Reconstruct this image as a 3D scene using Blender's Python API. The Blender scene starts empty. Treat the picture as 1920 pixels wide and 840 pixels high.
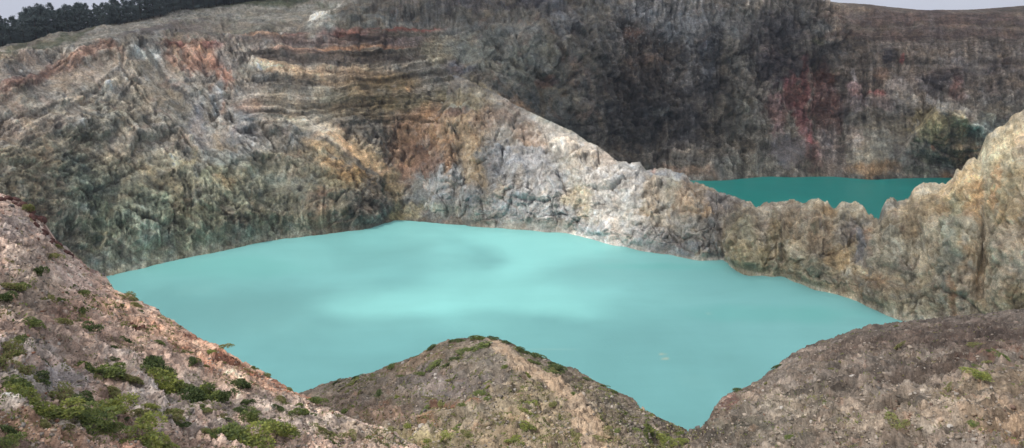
import bpy, math, random
import numpy as np
from mathutils import Vector, Matrix

random.seed(7)
rng = np.random.default_rng(11)
scene = bpy.context.scene
COL = scene.collection
f32 = np.float32

# ------------------------------------------------------------------ camera
F, CX, CY, HCAM = 1500.0, 960.0, 420.0, 200.0
PITCH = math.atan(480 / 1500.0)
cp, sp = math.cos(PITCH), math.sin(PITCH)
cam = bpy.data.cameras.new('camera')
camo = bpy.data.objects.new('camera', cam); COL.objects.link(camo)
camo.location = (0, 0, HCAM)
camo.rotation_euler = (math.pi / 2 - PITCH, 0, 0)
cam.sensor_width = 36; cam.lens = 36 * F / 1920
cam.clip_start = 0.5; cam.clip_end = 20000
scene.camera = camo

def ray(px, py):
    a = (np.asarray(px, float) - CX) / F
    b = -(np.asarray(py, float) - CY) / F
    return a, cp + b * sp, -sp + b * cp
def at_z(px, py, z=0.0):
    x, y, d = ray(px, py); t = (z - HCAM) / d
    return np.stack([x * t, y * t, HCAM + d * t], -1)
def at_y(px, py, Y):
    x, y, d = ray(px, py); t = np.asarray(Y, float) / y
    return np.stack([x * t, y * t, HCAM + d * t], -1)

# ------------------------------------------------------------------ noise
def _hash(ix, iy, iz, seed):
    h = (ix.astype(np.uint32) * np.uint32(374761393) + iy.astype(np.uint32) * np.uint32(668265263)
         + iz.astype(np.uint32) * np.uint32(2147483647 - 5000111) + np.uint32(seed * 7919 + 13))
    h = (h ^ (h >> np.uint32(13))) * np.uint32(1274126177)
    h = (h ^ (h >> np.uint32(16))) * np.uint32(2246822519)
    return h ^ (h >> np.uint32(15))
def noise(p, seed=0):
    """3D gradient noise about -1..1, p (n,3)"""
    p = p.astype(f32); fl = np.floor(p); ip = fl.astype(np.int64) ; fr = (p - fl).astype(f32)
    u = fr * fr * fr * (fr * (fr * 6 - 15) + 10)
    out = None
    acc = []
    for dx in (0, 1):
        for dy in (0, 1):
            for dz in (0, 1):
                h = _hash(ip[..., 0] + dx, ip[..., 1] + dy, ip[..., 2] + dz, seed)
                gx = (h & np.uint32(1023)).astype(f32) / 511.5 - 1
                gy = ((h >> np.uint32(10)) & np.uint32(1023)).astype(f32) / 511.5 - 1
                gz = ((h >> np.uint32(20)) & np.uint32(1023)).astype(f32) / 511.5 - 1
                acc.append(gx * (fr[..., 0] - dx) + gy * (fr[..., 1] - dy) + gz * (fr[..., 2] - dz))
    ux, uy, uz = u[..., 0], u[..., 1], u[..., 2]
    L = lambda a, b, t: a + (b - a) * t
    x00 = L(acc[0], acc[4], ux); x01 = L(acc[1], acc[5], ux); x10 = L(acc[2], acc[6], ux); x11 = L(acc[3], acc[7], ux)
    return L(L(x00, x10, uy), L(x01, x11, uy), uz) * 1.5
def fbm(p, octv=4, seed=0, gain=.5, lac=2.03):
    s = 0; a = 1; n = 0
    for i in range(octv):
        s = s + a * noise(p, seed + i * 17); n += a; a *= gain; p = p * lac + 3.7
    return s / n
def ridged(p, octv=4, seed=0, gain=.5, lac=2.1):
    s = 0; a = 1; n = 0
    for i in range(octv):
        s = s + a * (1 - 2 * np.abs(noise(p, seed + i * 17))); n += a; a *= gain; p = p * lac + 5.1
    return s / n
def worley(p, seed=0):
    """nearest jittered cell: (vector to it, three random numbers of the cell, gap to the second nearest)"""
    p = p.astype(f32); ip = np.floor(p).astype(np.int64)
    f1 = np.full(p.shape[0], 9., f32); f2 = f1.copy(); dv = np.zeros_like(p); rr = np.zeros_like(p)
    for dx in (-1, 0, 1):
        for dy in (-1, 0, 1):
            for dz in (-1, 0, 1):
                cx, cy_, cz = ip[:, 0] + dx, ip[:, 1] + dy, ip[:, 2] + dz
                h = _hash(cx, cy_, cz, seed)
                a = (h & np.uint32(1023)).astype(f32) / 1023; b = ((h >> np.uint32(10)) & np.uint32(1023)).astype(f32) / 1023; c = ((h >> np.uint32(20)) & np.uint32(1023)).astype(f32) / 1023
                v = np.stack([cx + a - p[:, 0], cy_ + b - p[:, 1], cz + c - p[:, 2]], -1).astype(f32)
                d = (v * v).sum(-1); m = d < f1
                f2 = np.where(m, f1, np.minimum(f2, d)); f1 = np.where(m, d, f1)
                dv[m] = v[m]; rr[m] = np.stack([b, c, a], -1)[m]
    return dv, rr, np.sqrt(f2) - np.sqrt(f1)
def facets(p, scale, seed, warp=None, sq=(1, 1, 1)):
    """broken-rock height: every block has its own level and tilt, in metres per metre of scale"""
    q_ = p / scale * np.array(sq)
    if warp is not None: q_ = q_ + warp
    dv, rr, gp = worley(q_, seed)
    t_ = (rr - .5) * 2.0
    return ((rr[:, 0] - .5) * .55 + (dv * t_).sum(-1) * .75 - .25 * (1 - sm(0, .12, gp))) * scale, rr
def sm(a, b, x):
    t = np.clip((x - a) / (b - a), 0, 1); return t * t * (3 - 2 * t)
def lin(c):
    c = np.asarray(c, float) / 255.0
    return np.where(c <= .04045, c / 12.92, ((c + .055) / 1.055) ** 2.4)

# ------------------------------------------------------------------ materials
def nt(name):
    m = bpy.data.materials.new(name); m.use_nodes = True
    t = m.node_tree; t.nodes.clear()
    return m, t
def N(t, typ, **kw):
    n = t.nodes.new(typ)
    for k, v in kw.items():
        if hasattr(n, k): setattr(n, k, v)
        else: n.inputs[k.replace('_', ' ')].default_value = v
    return n
def rock_material(name, fine, bump, speck=.35, rough=.95, streak=0.0, contrast=.5, tint=((1.08, .99, .88), (.93, .99, 1.05))):
    """attribute 'rock' (mineral colour) broken up by procedural noise at several sizes"""
    m, t = nt(name); lk = t.links.new
    out = N(t, 'ShaderNodeOutputMaterial'); bs = N(t, 'ShaderNodeBsdfPrincipled')
    bs.inputs['Roughness'].default_value = rough
    bs.inputs['Specular IOR Level'].default_value = .15
    at = N(t, 'ShaderNodeAttribute'); at.attribute_name = 'rock'
    tc = N(t, 'ShaderNodeTexCoord')
    def nz(scale, detail=6, rgh=.6, vec=None, dist=0):
        n = N(t, 'ShaderNodeTexNoise'); n.inputs['Scale'].default_value = scale
        n.inputs['Detail'].default_value = detail; n.inputs['Roughness'].default_value = rgh
        n.inputs['Distortion'].default_value = dist
        lk(vec or tc.outputs['Object'], n.inputs['Vector']); return n
    def ramp(src, a, b, ca, cb):
        r = N(t, 'ShaderNodeMapRange'); r.inputs['From Min'].default_value = a; r.inputs['From Max'].default_value = b
        r.inputs['To Min'].default_value = ca; r.inputs['To Max'].default_value = cb
        lk(src, r.inputs['Value']); return r.outputs['Result']
    def mul(col, val):
        x = N(t, 'ShaderNodeMix', data_type='RGBA', blend_type='MULTIPLY'); x.inputs[0].default_value = 1
        lk(col, x.inputs[6]); lk(val, x.inputs[7]); return x.outputs[2]
    def grey(val):
        c = N(t, 'ShaderNodeCombineColor')
        for i in range(3): lk(val, c.inputs[i])
        return c.outputs[0]
    col = at.outputs['Color']
    n1 = nz(1 / (fine * 9), 7, .65, dist=.6)
    col = mul(col, grey(ramp(n1.outputs['Fac'], .3, .7, 1 - contrast, 1 + contrast)))
    # mineral tint: warm / cool drift
    n2 = nz(1 / (fine * 16), 6, .7, dist=1.0)
    tin = N(t, 'ShaderNodeMix', data_type='RGBA'); lk(ramp(n2.outputs['Fac'], .34, .66, 0, 1), tin.inputs[0])
    tin.inputs[6].default_value = (*tint[1], 1); tin.inputs[7].default_value = (*tint[0], 1)
    col = mul(col, tin.outputs[2])
    n3 = nz(1 / fine, 5, .75)
    col = mul(col, grey(ramp(n3.outputs['Fac'], .3, .7, 1 - speck, 1 + speck)))
    bsrc = n3.outputs['Fac']
    if streak:
        mp = N(t, 'ShaderNodeMapping'); mp.inputs['Scale'].default_value = (1, 1, .12); lk(tc.outputs['Object'], mp.inputs['Vector'])
        n4 = nz(1 / (fine * 2.2), 5, .65, vec=mp.outputs[0], dist=.4)
        col = mul(col, grey(ramp(n4.outputs['Fac'], .32, .68, 1 - streak, 1 + streak)))
    lk(col, bs.inputs['Base Color'])
    b1 = N(t, 'ShaderNodeBump'); b1.inputs['Strength'].default_value = 1.0; b1.inputs['Distance'].default_value = bump
    lk(bsrc, b1.inputs['Height'])
    n5 = nz(1 / (fine * 4), 6, .7)
    b2 = N(t, 'ShaderNodeBump'); b2.inputs['Strength'].default_value = .9; b2.inputs['Distance'].default_value = bump * 3
    lk(n5.outputs['Fac'], b2.inputs['Height']); lk(b1.outputs[0], b2.inputs['Normal'])
    lk(b2.outputs[0], bs.inputs['Normal'])
    lk(bs.outputs[0], out.inputs['Surface'])
    return m

def simple_mat(name, col, rough=.9, var=.3, scale=3.0, trans=0.0):
    m, t = nt(name); lk = t.links.new
    out = N(t, 'ShaderNodeOutputMaterial'); bs = N(t, 'ShaderNodeBsdfPrincipled')
    bs.inputs['Roughness'].default_value = rough; bs.inputs['Specular IOR Level'].default_value = .2
    tc = N(t, 'ShaderNodeTexCoord'); n = N(t, 'ShaderNodeTexNoise'); n.inputs['Scale'].default_value = scale
    n.inputs['Detail'].default_value = 5
    lk(tc.outputs['Object'], n.inputs['Vector'])
    r = N(t, 'ShaderNodeValToRGB')
    r.color_ramp.elements[0].position = .3; r.color_ramp.elements[1].position = .7
    r.color_ramp.elements[0].color = (*[c * (1 - var) for c in col], 1)
    r.color_ramp.elements[1].color = (*[min(1, c * (1 + var)) for c in col], 1)
    lk(n.outputs['Fac'], r.inputs[0]); lk(r.outputs[0], bs.inputs['Base Color'])
    if trans:
        tr = N(t, 'ShaderNodeBsdfTranslucent'); lk(r.outputs[0], tr.inputs['Color'])
        mx = N(t, 'ShaderNodeMixShader'); mx.inputs[0].default_value = trans
        lk(bs.outputs[0], mx.inputs[1]); lk(tr.outputs[0], mx.inputs[2]); lk(mx.outputs[0], out.inputs['Surface'])
    else:
        lk(bs.outputs[0], out.inputs['Surface'])
    return m

# ------------------------------------------------------------------ mesh helpers
def mesh_np(name, co, quads, mat, col=None, smooth=False, tris=None):
    me = bpy.data.meshes.new(name)
    fc = quads if tris is None else tris
    k = fc.shape[1]
    me.vertices.add(len(co)); me.vertices.foreach_set('co', np.ascontiguousarray(co, dtype=f32).ravel())
    me.loops.add(fc.size); me.loops.foreach_set('vertex_index', np.ascontiguousarray(fc, dtype=np.int32).ravel())
    me.polygons.add(len(fc)); me.polygons.foreach_set('loop_start', np.arange(0, fc.size, k, dtype=np.int32))
    if smooth: me.polygons.foreach_set('use_smooth', np.ones(len(fc), bool))
    if col is not None:
        a = me.attributes.new('rock', 'FLOAT_COLOR', 'POINT')
        c4 = np.ones((len(co), 4), f32); c4[:, :3] = col; a.data.foreach_set('color', c4.ravel())
    me.update(calc_edges=True)
    if mat: me.materials.append(mat)
    return me
def link(name, me, parent=None, **props):
    o = bpy.data.objects.new(name, me); COL.objects.link(o)
    if parent: o.parent = parent
    for k, v in props.items(): o[k] = v
    return o
def grid_faces(nu, nv, flip=False):
    i = np.arange(nu * nv).reshape(nu, nv)
    q = np.stack([i[:-1, :-1], i[1:, :-1], i[1:, 1:], i[:-1, 1:]], -1).reshape(-1, 4)
    return q[:, ::-1] if flip else q
def grid_normals(P, soft=0):
    du = np.gradient(P, axis=0); dv = np.gradient(P, axis=1)
    n = np.cross(du, dv); n /= np.linalg.norm(n, axis=-1, keepdims=True) + 1e-9
    if soft:
        for ax in (0, 1):
            for _ in range(2):
                pw = [(0, 0)] * 3; pw[ax] = (soft + 1, soft); cs_ = np.cumsum(np.pad(n, pw, mode='edge'), axis=ax)
                n = (np.take(cs_, range(2 * soft + 1, cs_.shape[ax]), ax) - np.take(cs_, range(0, cs_.shape[ax] - 2 * soft - 1), ax)) / (2 * soft + 1)
        n /= np.linalg.norm(n, axis=-1, keepdims=True) + 1e-9
    return n
def smooth1(a, w):
    k = np.hanning(2 * w + 3)[1:-1]; k /= k.sum()
    return np.convolve(np.pad(a, (w, w), mode='edge'), k, 'valid')

def lines(px, py, ang, long_, short, seed, q, o=5):
    """lineation: bedding, rill or rib direction running down the face"""
    ca, sa = math.cos(math.radians(ang)), math.sin(math.radians(ang))
    wv = fbm(np.stack([px / 90, py / 90, px * 0 + seed], -1).reshape(-1, 3), 2, seed).reshape(px.shape) * 14
    u = (px * ca + py * sa) / long_; v = (-px * sa + py * ca + wv) / short
    return fbm(np.stack([u, v, q[:, 1].reshape(px.shape) / 300], -1).reshape(-1, 3), o, seed + 3, .66).reshape(px.shape)

def aprons(PX, PY, P, lst, seed):
    n_ = fbm(P.reshape(-1, 3) / 14, 4, seed).reshape(PX.shape); m = np.zeros(PX.shape)
    for x, y, rx, ry, ang, a in lst:
        ca, sa = math.cos(math.radians(ang)), math.sin(math.radians(ang))
        u = ((PX - x) * ca + (PY - y) * sa) / rx; v = (-(PX - x) * sa + (PY - y) * ca) / ry
        m = np.maximum(m, a * (1 - sm(.8, 1.1, np.hypot(u, v) + n_ * .5)))
    return m

class Sheet:
    """a stretch of terrain given by rows of (pixel height, distance) against pixel x; x steps dx, rows split by dy"""
    def __init__(s, cols, dx, counts, smooth_px=40, crest=None, disp=True):
        # cols: list of (px, [(py, Y or None(z=0))...])
        X = np.array([c[0] for c in cols], float); K = len(cols[0][1])
        s.px = np.arange(X[0], X[-1] + .1, dx)
        py = np.zeros((K, len(s.px))); iv = np.zeros_like(py)
        for k in range(K):
            pyk = np.array([c[1][k][0] for c in cols], float)
            Yk = np.array([at_z(c[0], c[1][k][0])[1] if c[1][k][1] is None else c[1][k][1] for c in cols], float)
            py[k] = smooth1(np.interp(s.px, X, pyk), int(smooth_px / dx / 3) + 1)
            iv[k] = 1 / smooth1(np.interp(s.px, X, Yk), int(smooth_px / dx) + 1)
            if all(c[1][k][1] is None for c in cols):
                py[k] = np.interp(s.px, X, pyk); py[k] = smooth1(py[k], int(12 / dx) + 1)
                iv[k] = 1 / at_z(s.px, py[k])[:, 1]
        if crest is not None:
            cx = np.array([c[0] for c in crest], float); cyv = np.array([c[1] for c in crest], float)
            py[-1] = np.interp(s.px, cx, cyv)
        rows = []; ivs = []
        for k in range(K - 1):
            tt = np.arange(counts[k]) / counts[k]
            for t_ in tt:
                rows.append(py[k] + (py[k + 1] - py[k]) * t_); ivs.append(iv[k] + (iv[k + 1] - iv[k]) * t_)
        rows.append(py[-1]); ivs.append(iv[-1])
        PY = np.array(rows).T; IV = np.array(ivs).T                       # (nu, nv)
        # soften kinks along the rows
        w = max(3, int(min(counts) * .35)); ker = np.hanning(2 * w + 3)[1:-1]; ker /= ker.sum()
        pad = np.pad(IV, ((0, 0), (w, w)), mode='reflect', reflect_type='odd')
        IV = np.stack([np.convolve(r, ker, 'valid') for r in pad])
        s.PX = np.repeat(s.px[:, None], PY.shape[1], 1); s.PY = PY
        s.P = at_y(s.PX, PY, 1 / IV)
    def lookup(s, px, py):
        u = np.interp(px, s.px, np.arange(len(s.px))); i = int(min(max(u, 0), len(s.px) - 2)); fu = u - i
        def col(i):
            v = np.interp(py, s.PY[i][::-1] if s.PY[i][0] > s.PY[i][-1] else s.PY[i],
                          (np.arange(s.PY.shape[1])[::-1] if s.PY[i][0] > s.PY[i][-1] else np.arange(s.PY.shape[1])))
            j = int(min(v, s.PY.shape[1] - 2)); fv = v - j
            return s.D[i, j] * (1 - fv) + s.D[i, j + 1] * fv
        return col(i) * (1 - fu) + col(i + 1) * fu
    def extend(s, A, B):
        """A: steps put before the first row, B: after the last; each step (dx,dy,dz) cumulative, subdivided"""
        D = s.D
        pre = [D[:, 0] + np.array(a) for a in A][::-1]; post = [D[:, -1] + np.array(b) for b in B]
        s.full = np.concatenate(([np.stack(pre, 1)] if pre else []) + [D] + ([np.stack(post, 1)] if post else []), 1)
        s.npre, s.npost = len(pre), len(post)
    def pad_col(s, c):
        return np.concatenate([np.repeat(c[:, :1], s.npre, 1), c, np.repeat(c[:, -1:], s.npost, 1)], 1)

def paint(PX, PY, P, base, blobs, warp=18, seed=5, scl=60.0):
    """mineral colour zones with irregular, noise-broken edges"""
    sh = PX.shape; q = np.stack([PX, PY, np.zeros(sh)], -1).reshape(-1, 3)
    wx = (fbm(q / scl, 4, seed) * warp * 1.6).reshape(sh); wy = (fbm(q / scl, 4, seed + 3) * warp * 1.1).reshape(sh)
    ed = (fbm(q / (scl * .22), 4, seed + 9)).reshape(sh) * 1.0
    if P is not None:
        _, rr, _ = worley(P.reshape(-1, 3) / (scl * .075) + fbm(P.reshape(-1, 3) / (scl * .1), 2, seed)[:, None] * .6, seed + 77); ed = ed + (rr[:, 0].reshape(sh) - .5) * .3
        _, rr, _ = worley(P.reshape(-1, 3) / (scl * .028), seed + 78); ed = ed + (rr[:, 0].reshape(sh) - .5) * .25
    if scl == 55:
        k_ = sm(430, 500, PX) * (1 - sm(820, 900, PX)) * sm(30, 60, PY) * (1 - sm(225, 265, PY)); wy = wy * (1 - .85 * k_); ed = ed * (1 - .6 * k_)
    c = np.ones(sh + (3,)) * lin(base)
    X = PX + wx; Y = PY + wy
    for b in blobs:
        x, y, rx, ry, ang, colr, w = b
        ca, sa = math.cos(math.radians(ang)), math.sin(math.radians(ang))
        u = ((X - x) * ca + (Y - y) * sa) / rx; v = (-(X - x) * sa + (Y - y) * ca) / ry
        d = np.sqrt(u * u + v * v) + ed * .55
        a = w * (1 - sm(.55, 1.25, d))
        c += (lin(colr) - c) * a[..., None]
    return c

exec_order = []
# =================================================================== far crater wall
FAR = [
 (-260, [(700,None),(520,430),(350,470),(230,510),(130,550),(112,600),(98,650)]),
 (0,    [(592,None),(450,475),(320,512),(200,550),(112,590),(104,640),(97,700)]),
 (100,  [(552,None),(420,512),(300,550),(180,590),(95,625),(80,675),(70,740)]),
 (200,  [(515,None),(400,545),(280,585),(165,625),(78,660),(62,710),(45,790)]),
 (300,  [(490,None),(390,568),(280,606),(170,646),(80,685),(52,740),(20,820)]),
 (400,  [(470,None),(380,588),(280,626),(180,666),(88,708),(45,770),(4,860)]),
 (480,  [(455,None),(375,598),(275,638),(170,680),(70,728),(35,790),(-12,890)]),
 (560,  [(444,None),(370,612),(270,652),(160,700),(60,745),(30,810),(-30,920)]),
 (650,  [(428,None),(360,632),(260,672),(160,715),(50,765),(12,815),(-38,940)]),
 (740,  [(414,None),(350,652),(250,692),(150,737),(62,778),(4,820),(-45,950)]),
 (870,  [(421,None),(350,660),(250,702),(160,737),(80,775),(-8,825),(-60,930)]),
 (960,  [(400,None),(310,705),(240,725),(150,748),(60,790),(-20,840),(-80,930)]),
 (1050, [(374,None),(300,742),(230,760),(130,785),(40,815),(-40,860),(-90,930)]),
 (1130, [(350,None),(280,785),(205,808),(120,835),(30,862),(-40,900),(-90,940)]),
 (1200, [(342,None),(275,800),(195,830),(110,860),(20,890),(-45,930),(-90,970)]),
 (1300, [(338,None),(270,818),(190,848),(100,877),(10,905),(-45,945),(-80,980)]),
 (1420, [(334,None),(260,828),(180,862),(100,888),(20,912),(-18,940),(-40,980)]),
 (1500, [(329,None),(260,838),(180,872),(100,900),(35,922),(0,948),(-12,985)]),
 (1560, [(329,None),(260,838),(180,872),(100,898),(40,920),(22,945),(9,980)]),
 (1640, [(334,None),(260,830),(180,862),(100,890),(50,915),(26,938),(14,965)]),
 (1750, [(332,None),(260,812),(180,842),(110,868),(70,893),(42,918),(26,945)]),
 (1840, [(334,None),(260,800),(180,832),(110,860),(65,885),(40,910),(25,935)]),
 (1920, [(345,None),(260,790),(180,822),(110,850),(60,875),(35,900),(19,925)]),
 (2180, [(360,None),(260,720),(180,745),(110,770),(60,800),(25,830),(5,860)]),
]
t = Sheet(FAR, 1.7, (42, 52, 52, 50, 26, 24), 60)
P = t.P
# big relief authored as distance bumps (m, + = nearer)
def bump(P, PX, PY, x, y, rx, ry, amt, ang=0):
    ca, sa = math.cos(math.radians(ang)), math.sin(math.radians(ang))
    u = ((PX - x) * ca + (PY - y) * sa) / rx; v = (-(PX - x) * sa + (PY - y) * ca) / ry
    g = np.exp(-(u * u + v * v)) * amt
    d = P - np.array([0, 0, HCAM]); L = np.linalg.norm(d, axis=-1, keepdims=True)
    return P - d / L * g[..., None]
for b in [(60,300,120,120,14,0),(250,330,90,150,12,0),(215,130,60,16,-6,25),(330,200,150,9,-7,52),(430,330,60,140,10,10),(520,300,70,120,-8,20),
          (600,260,150,26,9,32),(640,380,70,60,10,0),(745,300,60,90,-14,0),(690,405,30,20,10,0),
          (1742,304,42,13,-9,8),(1865,290,40,60,34,0),(1800,215,60,14,22,35),(1620,290,60,70,12,0),(1500,290,50,90,8,0),(1430,220,40,140,-8,0),
          (1350,250,50,120,8,0),(1250,200,40,160,-9,5),(1590,150,60,80,-9,0),(1680,190,40,60,7,0),(1110,230,28,150,10,-12),(1040,90,26,110,12,-20),(990,160,40,80,-6,0),
          (930,130,60,60,6,0),(1180,300,40,50,6,0)]:
    P = bump(P, t.PX, t.PY, *b)
# angular buttress standing out of the second crater's right wall
jj = fbm(np.stack([t.PX / 30, t.PY / 30, t.PX * 0], -1).reshape(-1, 3), 3, 71).reshape(t.PX.shape) * .12
topl = np.interp(t.PX, [1660, 1700, 1730, 1758, 1790, 1830, 1870, 1900, 1930], [330, 262, 225, 196, 208, 228, 262, 268, 300])
g_ = sm(-4, 14, t.PY - topl + jj * 60) * sm(1655, 1700, t.PX) * (1 - sm(1930, 2000, t.PX))
rdg = 1 - np.abs(t.PX - 1765) / 160
P = bump(P, t.PX, t.PY, 0, 0, 1e9, 1e9, 1.0) * 0 + P
g_ = g_ * (1 - .96 * sm(215, 330, t.PY))
d_ = P - np.array([0, 0, HCAM]); P = P - d_ / np.linalg.norm(d_, axis=-1, keepdims=True) * (g_ * (18 + 52 * np.clip(rdg, 0, 1)))[..., None]
t.P = P
Nn = grid_normals(P, 22)
if Nn[..., 1].mean() > 0: Nn = -Nn
q = P.reshape(-1, 3); sh = P.shape[:2]
px, py = t.PX, t.PY
along = np.stack([q[:, 0], q[:, 1], q[:, 2] * .22], -1)
wob = np.stack([fbm(q / 30, 3, 41), fbm(q / 30, 3, 42), fbm(q / 30, 3, 43)], -1)
big = ridged(q / 75 + wob * .25, 4, 1).reshape(sh)
gul = ridged(along / 17 + wob * .5, 5, 21, .55).reshape(sh)
med = ridged(q / 13 + wob * .5, 5, 51, .6).reshape(sh)
blk = fbm(q / 4.2, 3, 61, .6).reshape(sh)
# mask of smooth scree / gravel zones
scree = sm(.15, .6, fbm(q / 60, 3, 71).reshape(sh)) * .5
upper = 1 - sm(-6, 18, py - np.interp(px, [0,200,400,480,560,650,740,870,960], [108,72,78,62,45,15,2,-10,-20]))
upper = upper * (px < 1000)
strat = sm(430, 500, px) * (1 - sm(820, 900, px)) * sm(50, 70, py) * (1 - sm(225, 265, py))
stratR = sm(1560, 1660, px) * sm(30, 50, py) * (1 - sm(130, 180, py)) * .6
leftsm = (1 - sm(180, 330, px)) * (1 - sm(150, 200, py)) * .5
rough = np.clip(1 - .85 * upper - .62 * strat - .5 * leftsm - .6 * stratR - sm(1540, 1600, px) * (1 - sm(50, 110, py)) * .8, .08, 1)
face = sm(600, 700, px) * (1 - sm(850, 900, px)) * sm(8, 20, py) * (1 - sm(55, 66, py))
crag = ridged(q / 26 + wob * .8, 5, 55, .62).reshape(sh); fine = ridged(q / 3.6 + wob, 3, 63, .6).reshape(sh)
img = np.abs(fbm(q / 9 + wob, 4, 65, .6)).reshape(sh)
disp = big * 6.5 + (gul * 3.0 + crag * 2.6 * (1 - .55 * (1 - sm(560, 700, px))) + med * 1.0 - img * 1.6 * (1 - .5 * (1 - sm(560, 700, px))) + blk * .6 + fine * .35) * rough * (1 - .4 * scree)
low = sm(330, 420, py) * (1 - sm(560, 700, px))
disp += low * gul * 3.5
zz = q[:, 2].reshape(sh) + fbm(q * np.array([.012, .012, .03]), 3, 81).reshape(sh) * 9
led = 0
for per, am, ph in ((9.0, 1.6, 0), (4.1, .9, 1.3), (2.0, .5, .4)):
    s_ = (zz / per + ph) % 1.0
    led = led + am * (np.minimum(s_ / .75, (1 - s_) / .25))
disp += led * (strat * 1.6 + stratR * 1.3 + .35 * rough)
disp += face * ridged(along * np.array([1, 1, .25]) / 5, 3, 91).reshape(sh) * 1.2
tilt = np.stack([q[:, 0] * .8 - q[:, 2] * .6, q[:, 1], (q[:, 0] * .6 + q[:, 2] * .8) * 2.2], -1)
isl = (1 - sm(480, 620, px)).ravel()[:, None]
i1 = isl[:, 0]; ft = []
for sc_, sd_, wk in ((42, 610, .2), (17, 611, .25), (7, 612, .3), (3.0, 613, 0)):
    ha, ra = facets(tilt, sc_, sd_, wob * wk); hb, rb = facets(q * np.array([1, 1, .8]), sc_, sd_, wob * wk)
    ft.append((ha * i1 + hb * (1 - i1), np.where((i1 > .5)[:, None], ra, rb)))
(h0, r0), (h1, r1), (h2, r2_), (h3, r3) = ft
ap = aprons(px, py, P, [(330,190,130,34,50,.8),(110,170,120,26,-24,.85),(640,285,110,20,32,.85),(1020,220,110,34,34,.8),(470,205,40,40,0,.5),(800,345,60,40,0,.6),
     (1478,292,34,26,0,.8),(880,90,60,40,30,.5),(1300,60,150,26,0,.35),(1650,285,60,44,0,.45),(250,360,60,30,-30,.5),(560,190,60,30,10,.5)], 2301)
ap = np.maximum(ap, .7 * sm(.18, .34, fbm(q / 34 + wob * .3, 4, 2311).reshape(sh)))
rough = rough * (1 - .78 * ap)
disp *= 1; rk = (gul * 3.0 + crag * 2.6 * (1 - .55 * (1 - sm(560, 700, px))) + med * 1.0 - img * 1.6 * (1 - .5 * (1 - sm(560, 700, px))) + blk * .6 + fine * .35); disp -= rk * .75 * ap * (1 - .4 * scree) * np.clip(rough * 4, 0, 1)
wlo = sm(320, 380, py) * (1 - sm(640, 720, px))
wA = (1 - sm(190, 250, px)) * (1 - wlo); wB = sm(190, 250, px) * (1 - sm(460, 540, px)) * (1 - wlo)
lin_ = (lines(px, py, -24, 70, 7, 2001, q) * wA + lines(px, py, 50, 80, 7, 2011, q) * wB + lines(px, py, 82, 60, 8, 2021, q) * wlo * .8 + lines(px, py, -38, 60, 7, 2026, q) * wlo * .5
        + lines(px, py, 34, 70, 6, 2031, q) * sm(520, 560, px) * (1 - sm(740, 790, px)) * sm(235, 265, py) * (1 - wlo) + lines(px, py, 86, 90, 9, 2041, q) * sm(1080, 1150, px) * 1.1)
leftw = 1 - sm(560, 700, px)
blocks = (h0 * .2 + h1 * .30 + h2 * .34 + h3 * .26).reshape(sh) * (1 - .25 * sm(1080, 1160, px)) * (1 - .2 * leftw) * (1 - .7 * ap) + lin_ * (3.4 - 2.4 * ap)
disp += blocks * np.clip(rough + .15, 0, 1) * (1 - .5 * scree)
disp *= np.clip((sm(0, 20, np.arange(sh[1])[None, ::-1]) * .8 + .2), 0, 1) * (.15 + .85 * sm(0, 22, np.arange(sh[1])[None, :]))
t.D = P + Nn * disp[..., None]
back = [(0, 25, 2), (0, 70, -8), (0, 200, -60), (0, 500, -160)]
t.extend([(0, -6, -12)], back)

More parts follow.
